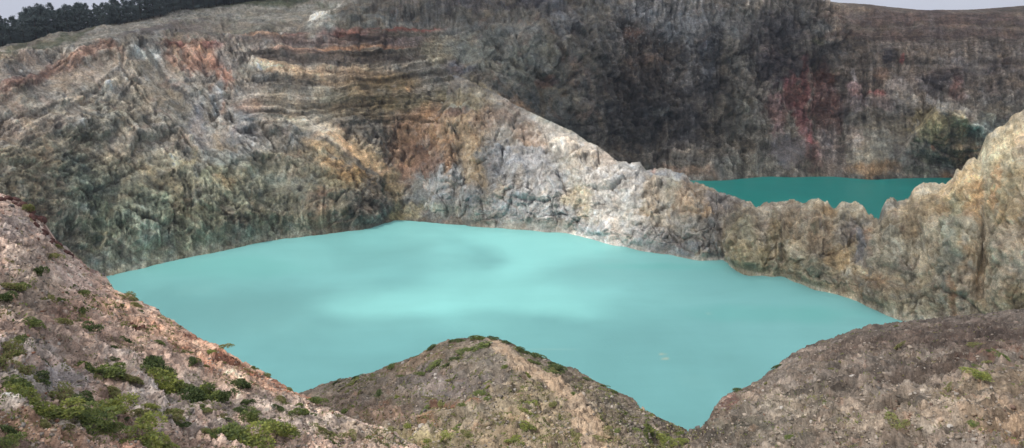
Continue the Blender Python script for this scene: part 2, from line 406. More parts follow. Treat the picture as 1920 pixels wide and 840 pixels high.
def minerals(c, q, sh, wob, sd, sc, amt, mask=1.0):
    """veins and patches of other minerals in the rock"""
    for i, (col, w_) in enumerate((((112, 120, 128), .6), ((138, 106, 92), .55), ((166, 152, 122), .6), ((70, 74, 66), .6), ((176, 172, 164), .5), ((134, 108, 70), .5))):
        nn_ = fbm(q / (sc * (1 + .25 * i)) + wob * 1.1 + 13.7 * i, 5, sd + i * 31, .62).reshape(sh)
        k_ = sm(.14, .34, nn_) * w_ * amt * mask
        L_ = c.mean(-1, keepdims=True) / lin(col).mean()
        tgt = lin(col) * (.45 * 1 + .55 * L_)
        c = c + (tgt - c) * k_[..., None]
    return c
blobsF = [
 # --- left wall, top to bottom
 (100,130,150,26,-22,(104,98,92),.95),(60,170,90,22,-25,(92,88,84),.8),(150,150,60,18,-20,(96,91,88),.8),
 (330,45,260,28,-15,(112,112,106),.95),(520,28,120,22,-5,(112,113,106),.9),(620,22,90,14,-18,(108,109,102),.9),
 (480,8,120,12,3,(66,76,52),.95),(420,12,60,6,-10,(62,72,50),.8),(150,70,130,5,-20,(66,74,52),.8),(40,98,60,5,-20,(62,70,52),.8),
 (330,60,70,12,-6,(78,72,72),.9),(260,72,50,7,-12,(74,68,70),.8),(420,70,50,9,0,(80,78,76),.8),
 (205,103,34,16,28,(118,82,64),.95),(120,130,90,13,-24,(112,84,68),.95),(45,165,60,13,-27,(108,78,64),.95),(20,200,40,12,-30,(104,80,66),.8),
 (120,165,120,22,-22,(124,112,98),.9),(80,205,90,36,-15,(122,114,100),.9),(150,190,60,30,0,(124,120,110),.85),(60,215,24,18,0,(130,128,120),.8),
 (30,260,60,50,0,(108,96,82),.8),(230,150,60,40,50,(118,110,98),.8),(290,200,80,50,50,(112,106,92),.9),
 (270,105,40,16,10,(132,134,128),.9),(290,112,16,20,0,(112,126,128),.8),(240,95,20,10,0,(124,120,110),.7),
 (370,110,70,34,10,(122,88,70),.9),(330,92,20,6,0,(120,72,58),.9),(420,150,46,14,60,(128,86,64),.9),(410,190,26,10,65,(134,92,62),.8),(400,95,30,8,15,(124,76,66),.8),
 (450,120,50,18,14,(108,104,98),.8),(460,140,24,14,0,(92,94,88),.8),
 (318,160,140,8,50,(70,70,68),.9),(350,200,60,5,52,(64,64,64),.8),(330,150,120,7,50,(128,126,122),.6),
 (410,185,12,40,8,(104,114,120),.8),(370,200,22,14,0,(130,128,120),.6),
 (480,162,18,9,0,(134,136,136),.8),(470,190,46,36,0,(118,112,104),.8),(450,250,40,50,0,(106,108,110),.85),(400,250,50,20,-30,(128,128,122),.7),(470,205,30,14,0,(126,100,84),.7),
 (220,220,70,46,-10,(104,106,94),.8),(250,190,60,36,40,(114,106,92),.7),(190,200,12,40,10,(92,98,96),.7),(300,240,60,30,-20,(104,104,96),.8),
 (110,285,110,36,-12,(90,92,78),.85),(60,320,80,50,0,(102,92,74),.85),(40,380,60,50,0,(96,84,68),.8),
 (160,290,90,10,14,(138,130,112),.75),(300,300,60,20,20,(146,138,116),.8),(350,305,26,16,0,(150,142,112),.8),(270,318,26,14,0,(128,112,84),.7),
 (160,370,60,60,0,(80,88,80),.9),(140,330,50,30,0,(82,90,84),.9),(100,420,30,60,0,(92,84,72),.7),(200,420,60,50,-40,(78,86,70),.8),
 (235,390,40,12,-35,(66,72,62),.8),(250,370,60,26,0,(100,98,82),.7),(225,330,60,24,0,(112,104,84),.7),
 (300,420,90,70,0,(94,98,84),.85),(270,450,24,40,0,(112,120,108),.8),(300,400,20,30,0,(96,108,92),.8),(330,440,12,50,0,(104,92,72),.7),(380,420,60,50,0,(92,96,80),.8),(350,345,60,26,0,(104,98,80),.8),
 (400,340,30,16,0,(96,104,84),.7),(440,360,60,50,0,(104,102,84),.8),(420,350,20,16,0,(116,96,68),.7),(480,330,50,50,0,(112,110,96),.8),(500,400,60,50,0,(88,88,74),.85),
 (340,300,16,12,0,(84,84,92),.7),(375,260,24,60,-12,(112,112,118),.7),(390,285,14,30,0,(136,134,132),.7),(370,330,10,22,0,(84,86,86),.7),
 (420,300,60,24,0,(108,112,112),.8),(470,285,40,16,0,(130,128,124),.7),(540,260,40,40,0,(112,112,106),.7),(555,230,26,16,0,(134,132,124),.8),
 (540,330,36,30,0,(120,118,106),.8),(560,400,40,40,0,(96,94,80),.8),(620,350,60,40,0,(118,114,98),.8),(610,385,36,24,20,(112,84,66),.85),(590,395,30,20,0,(116,100,84),.7),(640,345,40,20,0,(134,124,94),.7),
 (630,400,24,16,0,(110,116,108),.8),(662,403,20,14,0,(52,58,52),.9),(565,357,8,8,0,(40,40,44),.8),(640,380,30,16,0,(110,110,98),.7),(700,408,22,12,0,(116,120,112),.9),  # includes dark holes, their inner shade painted as colour
 # cream stripe with its sunlight painted in, and its surroundings
 (610,300,60,26,20,(126,118,96),.8),(590,312,36,10,20,(84,84,82),.7),(640,325,50,20,20,(160,128,84),.8),(600,280,40,10,25,(160,136,98),.8),(560,235,34,12,25,(150,138,112),.8),
 (628,262,92,14,32,(196,182,156),.95),(660,285,70,8,36,(192,160,116),.9),(700,312,44,9,42,(178,150,112),.9),(590,240,40,8,24,(178,168,148),.8),
 (600,220,60,20,0,(100,96,82),.8),(640,200,110,30,0,(104,98,80),.85),(560,190,70,24,10,(96,92,80),.8),(540,165,60,14,12,(92,88,78),.7),(600,178,30,14,0,(140,134,116),.7),(640,190,50,14,0,(80,84,74),.8),
 (580,150,110,12,7,(162,140,108),.85),(630,140,90,9,0,(150,130,104),.8),(660,155,60,6,2,(150,136,118),.7),(530,137,50,8,15,(156,132,100),.8),(700,150,60,12,0,(112,98,80),.7),
 (470,100,60,20,5,(92,86,80),.7),(640,118,170,13,0,(76,68,62),.9),(520,118,50,10,8,(72,66,62),.9),(660,100,150,4,-1,(152,108,72),.75),(560,106,60,4,2,(140,108,90),.7),
 (620,85,170,12,0,(92,76,72),.9),(740,90,90,10,0,(84,72,70),.9),(500,78,50,5,0,(142,108,80),.8),(600,75,100,3.5,0,(128,80,70),.85),(760,66,80,4,-3,(126,70,62),.9),(640,69,60,4,0,(120,74,66),.8),
 (480,65,60,7,0,(96,98,88),.8),(720,45,110,22,-6,(92,95,92),.95),(620,48,20,28,8,(128,132,124),.7),(585,62,14,26,0,(126,124,112),.65),(800,30,80,24,-8,(86,86,84),.95),(880,15,60,20,0,(76,74,76),.9),
 (592,62,15,22,12,(142,142,134),.8),(615,55,12,24,12,(124,128,122),.8),(590,43,30,6,-20,(186,186,176),.95),(625,28,26,3,-25,(176,176,168),.9),
 (700,180,70,26,0,(108,96,74),.85),(690,215,80,20,0,(96,86,68),.85),(760,230,60,16,0,(100,88,68),.85),(760,200,60,18,0,(112,100,72),.8),(760,172,8,5,0,(140,106,74),.6),(740,160,50,16,0,(128,108,74),.7),
 (830,110,40,30,20,(122,116,98),.85),(870,135,40,14,0,(98,99,108),.85),(880,70,60,26,0,(96,96,92),.85),(860,90,40,14,0,(134,130,114),.6),(900,110,50,36,20,(112,114,104),.85),(960,130,50,40,40,(122,122,112),.8),(980,70,40,26,50,(124,124,118),.75),(930,70,30,20,0,(92,94,86),.7),
 (1000,130,60,50,50,(106,108,98),.85),(950,190,60,14,35,(78,80,76),.85),(1030,170,50,40,50,(92,92,84),.85),(1020,215,90,20,30,(72,76,74),.9),(1020,155,20,10,0,(112,84,74),.7),(1070,250,40,26,40,(64,68,66),.9),
 (1050,40,30,50,-30,(112,112,112),.8),(1080,130,9,34,-25,(140,122,108),.85),(1040,20,40,20,0,(96,96,100),.7),(1095,200,10,60,-15,(96,94,90),.7),(1105,240,8,24,0,(120,116,110),.6),
 (980,10,50,20,0,(60,58,64),.8),
 # --- second crater wall: dark rock, part of its cloud shade in the colour
 (1250,180,160,160,0,(62,60,60),.95),(1180,60,70,50,0,(82,78,76),.8),(1300,40,160,30,10,(96,96,96),.8),(1180,70,22,14,0,(104,76,62),.7),(1280,60,50,30,10,(108,108,108),.7),(1380,100,24,40,0,(98,96,90),.7),(1330,110,26,70,0,(52,54,58),.8),
 (1220,90,60,20,0,(80,70,62),.7),(1190,160,70,40,0,(72,64,58),.8),(1210,120,60,14,0,(78,66,58),.8),(1290,140,40,22,-30,(84,82,80),.7),(1200,230,70,50,0,(54,54,54),.85),(1240,180,60,6,15,(92,90,88),.7),(1225,215,14,12,0,(104,108,106),.6),
 (1380,150,30,60,0,(100,96,88),.7),(1370,210,40,40,0,(92,90,78),.8),(1350,240,40,60,0,(82,76,68),.7),(1400,260,50,40,0,(88,84,74),.8),(1250,300,60,20,0,(96,90,82),.8),(1330,310,70,30,0,(108,102,92),.85),(1400,315,60,24,0,(100,98,88),.85),(1290,325,50,8,0,(120,98,80),.7),
 (1440,100,50,70,0,(62,56,56),.85),(1420,60,10,60,0,(94,88,84),.5),(1470,60,50,40,0,(72,68,68),.8),(1530,60,60,14,35,(88,92,90),.7),(1545,105,50,30,0,(66,66,64),.8),(1525,80,14,8,0,(60,68,44),.7),(1470,130,60,40,0,(58,52,54),.8),
 (1500,210,14,60,0,(98,52,54),.8),(1500,250,14,30,0,(118,76,74),.7),(1450,220,20,50,0,(108,82,78),.8),(1540,190,24,70,0,(92,60,54),.85),(1550,150,20,14,0,(100,62,46),.7),(1520,290,16,34,-10,(112,58,60),.85),(1480,180,16,40,0,(96,54,54),.8),(1505,150,10,40,0,(100,58,54),.7),(1570,220,16,40,0,(96,62,54),.7),
 (1478,290,34,26,0,(94,90,92),.85),(1545,280,10,16,0,(124,122,124),.7),(1560,300,60,30,0,(92,82,76),.8),(1550,255,20,26,0,(98,86,80),.7),
 (1598,168,14,10,0,(158,138,138),.9),(1598,185,12,12,0,(120,80,76),.8),(1600,150,5,12,0,(150,150,150),.7),(1645,180,24,9,0,(142,90,84),.85),(1650,195,34,14,0,(132,116,108),.8),(1600,200,24,24,0,(100,92,92),.8),
 (1685,170,24,20,0,(138,136,132),.85),(1700,190,24,12,0,(134,132,126),.7),(1690,120,6,10,0,(134,74,70),.8),(1665,110,16,22,0,(44,44,50),.9),(1650,145,20,14,0,(104,84,68),.7),(1640,230,30,20,0,(100,92,86),.8),
 (1660,250,60,40,0,(118,112,98),.85),(1620,300,40,30,0,(128,120,102),.85),(1640,320,50,12,0,(132,104,72),.8),(1600,260,16,24,0,(140,128,118),.7),(1650,290,30,26,0,(124,122,110),.8),
 (1760,40,220,18,0,(92,80,76),.85),(1760,70,220,12,0,(84,74,70),.85),(1745,60,6,40,8,(112,106,102),.6),(1650,30,40,16,0,(96,86,80),.7),(1760,92,180,9,2,(102,98,92),.7),(1780,125,30,12,20,(130,128,124),.8),(1870,110,50,12,0,(104,102,96),.7),(1860,145,80,6,0,(96,92,90),.6),(1760,150,60,14,0,(70,66,66),.8),(1880,130,40,10,0,(76,70,68),.7),
 (1790,175,14,22,0,(112,80,74),.7),(1750,165,40,20,0,(66,64,66),.7),(1850,185,60,24,0,(94,92,88),.8),
 (1762,205,34,9,35,(150,148,142),.85),(1800,215,40,8,35,(146,136,124),.85),(1760,240,60,34,0,(122,112,80),.9),(1750,275,5,4,0,(150,96,62),.6),(1800,270,40,40,0,(110,94,70),.85),(1815,300,30,30,0,(116,96,68),.8),(1740,300,38,8,8,(84,82,64),.8),(1730,320,40,10,0,(92,92,78),.85),(1780,330,20,8,0,(134,104,72),.8),
 (1835,225,40,16,30,(124,116,104),.8),(1850,250,36,24,0,(112,118,108),.85),(1870,215,26,12,0,(128,118,100),.8),
]
blobsD = [
 (760,280,50,70,0,(124,100,80),.9),(800,260,60,50,0,(126,98,74),.9),(830,230,60,30,0,(132,104,78),.85),(870,250,50,60,20,(150,124,86),.85),(840,300,12,60,0,(162,122,80),.8),(790,310,40,40,0,(116,90,74),.85),(760,330,30,30,0,(128,100,80),.8),
 (870,195,60,20,10,(120,112,84),.85),(862,207,24,8,0,(140,144,128),.85),(860,215,24,10,0,(108,84,74),.8),(910,190,50,14,35,(136,124,94),.8),(960,220,50,24,30,(150,124,98),.85),(920,230,50,24,-30,(134,110,86),.8),(990,245,40,20,30,(150,122,94),.8),(940,205,60,6,32,(152,142,118),.7),
 (1050,240,60,9,26,(126,128,106),.85),(1090,262,36,8,26,(136,136,116),.8),
 (810,370,60,46,0,(130,132,128),.95),(815,345,30,30,0,(138,140,138),.9),(830,390,40,14,0,(122,134,122),.8),(770,400,30,16,0,(150,142,112),.8),(745,408,20,10,0,(150,140,100),.8),(735,360,16,40,0,(150,136,104),.7),(720,355,6,24,0,(70,78,66),.8),
 (870,350,30,50,0,(138,140,138),.8),(880,310,16,50,0,(160,136,96),.8),(900,395,40,20,0,(150,146,136),.85),(900,340,16,50,0,(150,128,88),.75),
 (950,330,60,60,0,(148,150,150),.95),(940,300,30,30,0,(126,130,138),.85),(1000,310,50,36,20,(136,138,144),.85),(1010,370,50,40,0,(160,160,158),.9),(960,390,50,26,0,(152,152,152),.85),(940,360,14,20,0,(158,142,104),.7),(975,335,10,20,0,(160,138,104),.6),(890,370,20,20,0,(120,128,132),.7),
 (1000,265,40,14,20,(172,134,94),.8),(1060,270,60,24,28,(184,170,148),.95),(1110,300,50,24,30,(186,168,142),.95),(1090,330,60,36,25,(178,168,148),.9),(1140,300,24,12,35,(190,164,136),.85),(1130,350,50,40,0,(180,176,168),.9),(1080,365,40,24,0,(174,168,152),.85),  # cream crest rock, its sunlit brightness painted into the colour
 (1088,378,30,26,0,(192,168,112),.85),(1075,365,20,10,-30,(194,176,124),.8),(1095,400,14,16,0,(184,152,92),.8),(1060,400,36,16,0,(156,156,158),.85),(1040,340,30,30,0,(144,146,150),.8),
 (1180,350,50,50,0,(174,172,168),.95),(1190,315,36,12,0,(140,144,144),.9),(1170,400,60,40,0,(180,176,164),.9),(1130,430,60,26,0,(182,174,166),.9),(1160,450,90,12,10,(196,180,172),.85),(1110,428,30,14,0,(172,170,170),.8),
 (1250,340,50,22,0,(160,152,134),.9),(1240,330,44,10,10,(124,130,138),.85),(1270,325,14,8,0,(112,122,132),.8),(1292,345,14,12,0,(104,112,122),.8),(1225,320,8,5,0,(160,110,84),.8),
 (1240,380,50,40,0,(164,156,132),.9),(1220,370,16,40,0,(178,150,104),.8),(1262,365,14,34,0,(150,148,120),.75),(1215,400,24,10,0,(184,152,96),.85),(1290,375,30,40,20,(158,130,92),.9),(1330,400,22,24,0,(164,134,92),.9),(1310,360,24,20,0,(140,122,96),.85),(1235,425,50,14,0,(176,160,128),.8),(1200,440,60,14,0,(174,166,156),.85),
 (1350,385,30,24,10,(112,108,106),.9),(1380,390,34,22,20,(104,98,92),.9),(1320,440,50,30,0,(126,122,112),.9),(1280,465,50,14,0,(116,118,120),.9),(1350,470,30,20,0,(120,112,100),.85),(1340,430,20,30,0,(110,106,100),.8),(1290,430,26,20,0,(150,144,130),.7),
 (1400,420,40,24,0,(118,112,98),.9),(1440,400,50,24,0,(124,118,106),.9),(1480,395,50,16,0,(136,130,118),.85),(1390,460,30,50,0,(132,124,92),.9),(1420,490,60,24,0,(128,120,88),.9),(1450,450,14,50,8,(96,86,56),.85),(1438,480,14,30,15,(84,80,54),.8),(1400,440,16,24,0,(136,138,118),.7),
 (1500,410,50,24,-10,(118,106,88),.85),(1540,395,24,30,-10,(136,128,110),.85),(1535,385,12,16,0,(150,140,116),.8),(1500,450,36,50,0,(120,110,92),.9),(1480,490,40,40,0,(124,118,96),.85),(1510,510,50,30,0,(120,116,92),.85),(1540,440,24,50,0,(126,108,82),.85),(1555,400,16,14,0,(128,104,60),.8),(1545,500,36,30,0,(118,114,96),.85),
 (1590,400,30,24,0,(130,124,106),.85),(1600,440,34,30,0,(108,104,102),.9),(1620,470,24,36,20,(102,104,112),.9),(1605,450,14,14,0,(94,98,110),.7),(1590,480,12,30,20,(160,146,110),.85),(1612,512,34,6,15,(172,160,130),.85),(1640,525,30,6,10,(158,136,98),.8),(1570,490,24,30,0,(136,116,76),.85),(1585,540,30,20,0,(132,110,78),.8),
 (1560,530,50,26,10,(120,114,94),.8),(1620,560,50,16,15,(124,112,90),.85),(1635,440,14,20,0,(142,108,74),.8),(1650,400,14,20,0,(108,112,110),.85),(1680,385,26,16,0,(112,114,112),.85),(1690,410,30,20,0,(126,104,80),.85),(1660,440,30,30,0,(120,110,90),.85),(1660,530,30,20,0,(134,106,70),.85),
 (1700,470,60,80,0,(126,122,104),.9),(1720,400,40,40,0,(128,116,90),.85),(1760,380,40,34,0,(136,118,84),.85),(1745,360,30,14,0,(146,140,124),.85),(1790,360,30,20,0,(140,122,90),.85),(1740,470,40,60,0,(132,126,108),.85),(1690,560,60,26,0,(118,108,84),.85),(1710,440,20,24,0,(120,104,76),.75),
 (1800,420,26,100,8,(122,122,96),.85),(1790,470,12,60,0,(120,124,116),.75),(1830,400,16,110,12,(150,122,74),.9),(1815,350,24,40,0,(150,130,90),.85),(1830,330,20,20,0,(160,140,100),.8),(1820,440,14,30,0,(146,148,138),.8),(1785,560,8,40,0,(150,116,78),.85),(1775,520,10,50,0,(116,118,110),.7),
 (1860,520,60,60,0,(138,126,108),.9),(1850,480,40,40,30,(140,128,104),.85),(1870,300,40,50,0,(152,144,120),.9),(1850,310,20,24,0,(138,136,118),.8),(1900,260,30,30,0,(150,140,114),.9),(1900,330,40,50,0,(142,134,108),.85),(1880,390,30,60,0,(132,128,104),.85),(1900,420,30,60,0,(134,118,84),.8),(1890,450,50,30,0,(136,126,110),.8),(1880,360,10,50,10,(156,124,80),.8),
 (1910,560,20,40,0,(104,94,66),.8),(1880,580,60,20,0,(118,110,84),.7),(1730,560,40,40,0,(126,120,98),.8),
]
c = paint(px, py, P, (104, 99, 90), blobsF + [b for b in blobsD if b[0] < 940 or (b[0] < 1010 and b[1] < 260)], 14, 5, 55)
paint_base = c.copy()
# trickle-down streaks & mottling (mineral)
st = fbm(np.stack([px / 9, py / 70, px * 0], -1).reshape(-1, 3) + wob * .3, 4, 101).reshape(sh)
mot = fbm(q / 16 + wob, 5, 111, .6).reshape(sh); mot2 = ridged(q / 7 + wob, 4, 121, .6).reshape(sh)
c *= (1 + .22 * st * (1 - strat) + .35 * mot + .12 * mot2)[..., None]
hl = sm(.25, .6, fbm(q / 9 + wob * 1.2, 4, 131, .65).reshape(sh)); c += (c.mean(-1, keepdims=True) * 1.9 - c) * (hl * .45)[..., None]
dk = sm(.2, .55, fbm(q / 8 + wob * 1.2, 4, 141, .65).reshape(sh)); c *= (1 - .45 * dk)[..., None]
oc = sm(.2, .5, fbm(q / 12 + wob, 4, 151, .6).reshape(sh)) * (.35 * (1 - .7 * sm(1100, 1200, px)) * (1 - upper)); c += (c * np.array([1.2, .98, .74]) - c) * oc[..., None]
c = minerals(c, q, sh, wob, 1301, 11, .5, (1 - .6 * upper) * (1 - .6 * strat) * (1 - .55 * sm(1080, 1160, px)))
spk = sm(.3, .5, fbm(q / 1.5, 3, 181, .7).reshape(sh)); c += (lin((176, 172, 164)) * .7 - c) * (spk * .5 * np.clip(sm(.0, .4, fbm(q / 40, 3, 183).reshape(sh)), .15, 1))[..., None]
band = np.sin(zz / 1.1 + 2 * mot) * .12 + np.sin(zz / 2.9 + 1) * .12
c *= (1 + band * (strat * 1.7 + stratR * 1.2 + .25))[..., None]
c *= (1 + upper * .35 * fbm(q / 2.2, 3, 161, .7).reshape(sh))[..., None]
veg = sm(.1, .35, fbm(q / 5.0, 3, 171, .7).reshape(sh)) * upper * (px < 560) * .55
c += (lin((62, 72, 48)) - c) * veg[..., None]
CP = paint_base
def contrast(c, q, sh, wob, rr, amt, sd):
    n_ = fbm(q / 11 + wob, 6, sd, .72).reshape(sh); n2_ = fbm(q / 2.6 + wob, 4, sd + 5, .8).reshape(sh)
    cell = sum((r_[:, 0].reshape(sh) - .5) * a_ for r_, a_ in rr)
    return c * np.exp(amt * (n_ * 1.1 + n2_ * .9 + cell))[..., None]
cam_ = (.25 + .75 * np.clip(rough, 0, 1)) 
c = c * np.exp(.25 * fbm(q / 1.25, 3, 1651, .8).reshape(sh))[..., None]
c = contrast(c, q, sh, wob, ((r0, .45), (r1, .7), (r2_, .5), (r3, .3)), (1 - .45 * ap) * (.42 + .55 * sm(1080, 1160, px)) * cam_, 1601)
c *= np.exp(lin_ * (1.25 - .5 * ap) * np.clip(rough + .3, 0, 1))[..., None]
spk2 = sm(.12, .3, fbm(q / 1.9, 3, 187, .75).reshape(sh)) * sm(1040, 1110, px) * (1 - sm(1370, 1450, px)) * (1 - sm(60, 130, py)); c += (lin((150, 150, 148)) * .75 - c) * (spk2 * .6)[..., None]
# fine level beds, and dipping beds in the left wall
sb = fbm(np.stack([q[:, 0] / 45, q[:, 1] / 45, zz.ravel() / 1.3], -1), 5, 1701, .7).reshape(sh)
c *= np.exp(sb * (1.5 * strat + .8 * stratR + .35))[..., None]
db = fbm(np.stack([(q[:, 0] * .8 - q[:, 2] * .6) / 50, q[:, 1] / 60, (q[:, 0] * .6 + q[:, 2] * .8) / 2.4], -1) + wob * .3, 5, 1711, .65).reshape(sh)
c *= np.exp(db * 1.3 * (1 - sm(440, 600, px)) * rough)[..., None]
vs_ = fbm(np.stack([px / 4, py / 60, px * 0], -1).reshape(-1, 3) + wob * .2, 4, 1721, .6).reshape(sh)
c *= np.exp(vs_ * (1.0 * face + .5 * low + .35 * sm(1000, 1100, px)))[..., None]
dots = sm(.22, .34, fbm(q / 3.0, 3, 1731, .7).reshape(sh)) * upper * (px < 620) * (1 - .6 * (py > 60)); c += (lin((70, 74, 58)) - c) * (dots * .75)[..., None]
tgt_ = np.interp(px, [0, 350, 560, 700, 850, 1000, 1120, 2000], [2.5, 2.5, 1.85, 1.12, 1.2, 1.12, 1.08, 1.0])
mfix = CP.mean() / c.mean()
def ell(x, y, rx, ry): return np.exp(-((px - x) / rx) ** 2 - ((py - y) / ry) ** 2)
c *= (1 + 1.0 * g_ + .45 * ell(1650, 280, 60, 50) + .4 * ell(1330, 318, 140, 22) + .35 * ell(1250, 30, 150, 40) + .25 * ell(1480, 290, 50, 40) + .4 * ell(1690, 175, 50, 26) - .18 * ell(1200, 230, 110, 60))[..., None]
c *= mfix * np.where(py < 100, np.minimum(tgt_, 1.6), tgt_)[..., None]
warmR = sm(1450, 1600, px) * (1 - sm(160, 220, py)); c *= 1 + warmR[..., None] * np.array([.2, .06, .0]); c *= 1 + (1 - sm(620, 760, px))[..., None] * np.array([.07, .0, -.07])
c += (c.mean(-1, keepdims=True) - c) * (.24 * leftw + .04)[..., None]
c *= 1 + (leftw * sm(260, 340, py))[..., None] * np.array([-.05, .02, -.06])
KF = 1.0
c += (c.mean(-1, keepdims=True) - c) * .12
c = np.clip(c * KF, .01, .75)
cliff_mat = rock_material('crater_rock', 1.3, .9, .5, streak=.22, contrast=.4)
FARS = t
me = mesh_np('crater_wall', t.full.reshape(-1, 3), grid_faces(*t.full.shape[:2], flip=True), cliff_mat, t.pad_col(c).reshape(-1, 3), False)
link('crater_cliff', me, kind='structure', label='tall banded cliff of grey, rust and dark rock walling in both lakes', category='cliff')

# =================================================================== dividing ridge
SH = [(780,416),(820,418),(870,421),(900,422),(960,427),(1000,431),(1040,432),(1060,436),(1110,448),(1160,460),(1190,464),(1240,476),(1290,484),(1340,488),(1355,490),(1372,501),
      (1420,513),(1480,525),(1540,542),(1590,560),(1640,578),(1690,601),(1760,625),(1850,655),(1950,690),(2150,760)]
CR = [(780,150),(845,140),(880,152),(930,176),(970,200),(1000,213),(1050,236),(1075,248),(1100,266),(1118,272),(1140,288),(1158,303),(1180,305),(1200,309),(1212,318),(1240,316),(1256,322),(1282,328),(1296,343),(1312,348),(1340,357),(1356,366),(1372,369),(1390,379),(1404,378),(1420,392),
      (1434,384),(1450,380),(1470,379),(1490,377),(1505,380),(1520,374),(1533,371),(1545,378),(1556,388),(1566,390),(1574,382),(1584,380),(1596,383),(1606,381),(1618,384),(1626,398),(1640,412),(1650,408),(1656,388),(1664,374),(1676,371),(1692,376),(1704,376),(1716,354),(1730,345),(1752,344),(1772,348),(1784,345),(1793,338),(1796,321),(1806,318),(1815,301),(1828,297),(1840,300),(1849,280),(1857,252),(1872,242),(1884,237),(1900,229),(1908,216),(1925,211),(1960,190),(2000,170),(2150,110)]
cy = {780:745,845:735,930:715,1000:692,1060:668,1160:628,1290:600,1425:560,1535:533,1640:518,1730:508,1810:498,1850:492,1920:478,2000:465,2150:440}
kx = sorted(set([s_[0] for s_ in SH] + list(cy)))
shx, shy = zip(*SH); crx, cry = zip(*CR); cyx, cyy = zip(*sorted(cy.items()))
DIV = []
for x in kx:
    ys = float(np.interp(x, shx, shy)); Y0 = float(at_z(x, ys)[1]); yc = float(np.interp(x, crx, cry)); Y1 = float(np.interp(x, cyx, cyy))
    DIV.append((x, [(ys, None), (ys + (yc - ys) * .3, Y0 + (Y1 - Y0) * .18), (ys + (yc - ys) * .65, Y0 + (Y1 - Y0) * .5), (yc, Y1)]))
t = Sheet(DIV, 1.35, (62, 70, 70), 30, crest=CR)
P = t.P
for b in [(1090,330,26,110,7,-25),(1030,360,30,80,7,0),(960,350,40,70,8,0),(900,380,40,50,6,0),(810,360,45,60,9,0),(860,300,16,120,-6,0),(1180,380,30,90,6,-15),(1240,380,20,80,-5,-10),(1290,400,24,80,5,-15),
          (1355,430,16,70,-7,-5),(1400,470,30,60,7,0),(1480,450,18,80,-7,10),(1530,460,26,80,7,0),(1600,460,26,70,-7,0),(1660,480,40,90,6,0),(1730,470,30,110,-6,5),(1800,450,40,130,8,10),(1850,470,18,120,-7,8),(1900,460,30,150,8,5)]:
    b = (b[0], b[1], b[2] * .8, b[3], b[4] * 1.5, *b[5:]); P = bump(P, t.PX, t.PY, *b)
t.P = P
Nn = grid_normals(P, 22)
if Nn[..., 1].mean() > 0: Nn = -Nn
q = P.reshape(-1, 3); sh = P.shape[:2]; px, py = t.PX, t.PY
wob = np.stack([fbm(q / 20, 3, 241), fbm(q / 20, 3, 242), fbm(q / 20, 3, 243)], -1)
along = np.stack([q[:, 0], q[:, 1], q[:, 2] * .3], -1)
big = ridged(q / 38 + wob * .3, 4, 201).reshape(sh); gul = ridged(along / 11 + wob * .6, 5, 211, .58).reshape(sh)
med = ridged(q / 7 + wob * .6, 5, 221, .62).reshape(sh); blk = fbm(q / 2.6, 3, 231, .6).reshape(sh)
fine = ridged(q / 2.2 + wob, 3, 233, .6).reshape(sh); img = np.abs(fbm(q / 5 + wob, 4, 235, .6)).reshape(sh); crag = ridged(q / 15 + wob * .8, 5, 237, .62).reshape(sh)
disp = big * 3.4 + gul * 2.0 + crag * 1.9 + med * 1.0 - img * 1.4 + blk * .45 + fine * .25
h0, r0 = facets(q, 26, 620, wob * .2, (1, 1, .8)); h1, r1 = facets(q, 11, 621, wob * .25, (1, 1, .8)); h2, r2_ = facets(q, 4.6, 622, wob * .3); h3, r3 = facets(q, 2.0, 623)
apD = np.maximum(aprons(px, py, P, [(805,375,56,50,0,.85),(1060,245,90,12,26,.8),(1000,300,40,40,40,.4),(1700,520,50,60,0,.4),(1870,530,50,50,0,.5),(1150,400,60,40,0,.35)], 2401), .65 * sm(.16, .32, fbm(q / 20 + wob * .3, 4, 2411).reshape(sh)))
disp *= 1 - .6 * apD
wC = sm(880, 960, px) * (1 - sm(1220, 1300, px))
lin_ = lines(px, py, -52, 50, 8, 2101, q) * wC * .8 + lines(px, py, 84, 55, 9, 2111, q) * (1 - wC * .7)
disp += (h0 * .26 + h1 * .38 + h2 * .36 + h3 * .26).reshape(sh) * (1 - .6 * apD) + lin_ * (1.7 - 1.0 * apD)
fade = (sm(0, 44, np.arange(sh[1])[None, ::-1]) * .72 + .28) * (.12 + .88 * sm(0, 26, np.arange(sh[1])[None, :]))
edge = sm(780, 860, px)
disp = disp * fade - 16 * (1 - edge)
t.D = P + Nn * disp[..., None]
st_ = np.cumsum(rng.uniform(3, 15, 400)) + 700; hv_ = np.clip(rng.normal(0, 1, 400), -1.6, 2.2); k_ = np.searchsorted(st_, px[:, -1])
jag = hv_[np.clip(k_, 0, 399)] * .5 + fbm(np.stack([px[:, -1] / 22, px[:, -1] * 0, px[:, -1] * 0], -1), 4, 251) * 3.0
jw = np.exp(-((np.arange(sh[1])[None, ::-1]) / 14.0) ** 2)
t.D[..., 2] += jag[:, None] * jw * sm(1100, 1200, px)
t.extend([(0, -6, -14)], [(1, 3, -1.5), (4, 10, -9), (9, 24, -28), (16, 44, -62), (24, 70, -135)])
c = paint(px, py, P, (140, 132, 116), blobsD, 10, 205, 36)
cf = paint(px, py, P, (104, 99, 90), blobsF + [b for b in blobsD if b[0] < 940 or (b[0] < 1010 and b[1] < 260)], 14, 5, 55)
c += (cf - c) * (1 - sm(890, 960, px))[..., None]
pbD = c.copy()
mot = fbm(q / 8 + wob, 5, 311, .6).reshape(sh); st = fbm(np.stack([px / 7, py / 45, px * 0], -1).reshape(-1, 3) + wob * .3, 4, 301).reshape(sh)
c *= (1 + .25 * mot + .16 * st)[..., None]
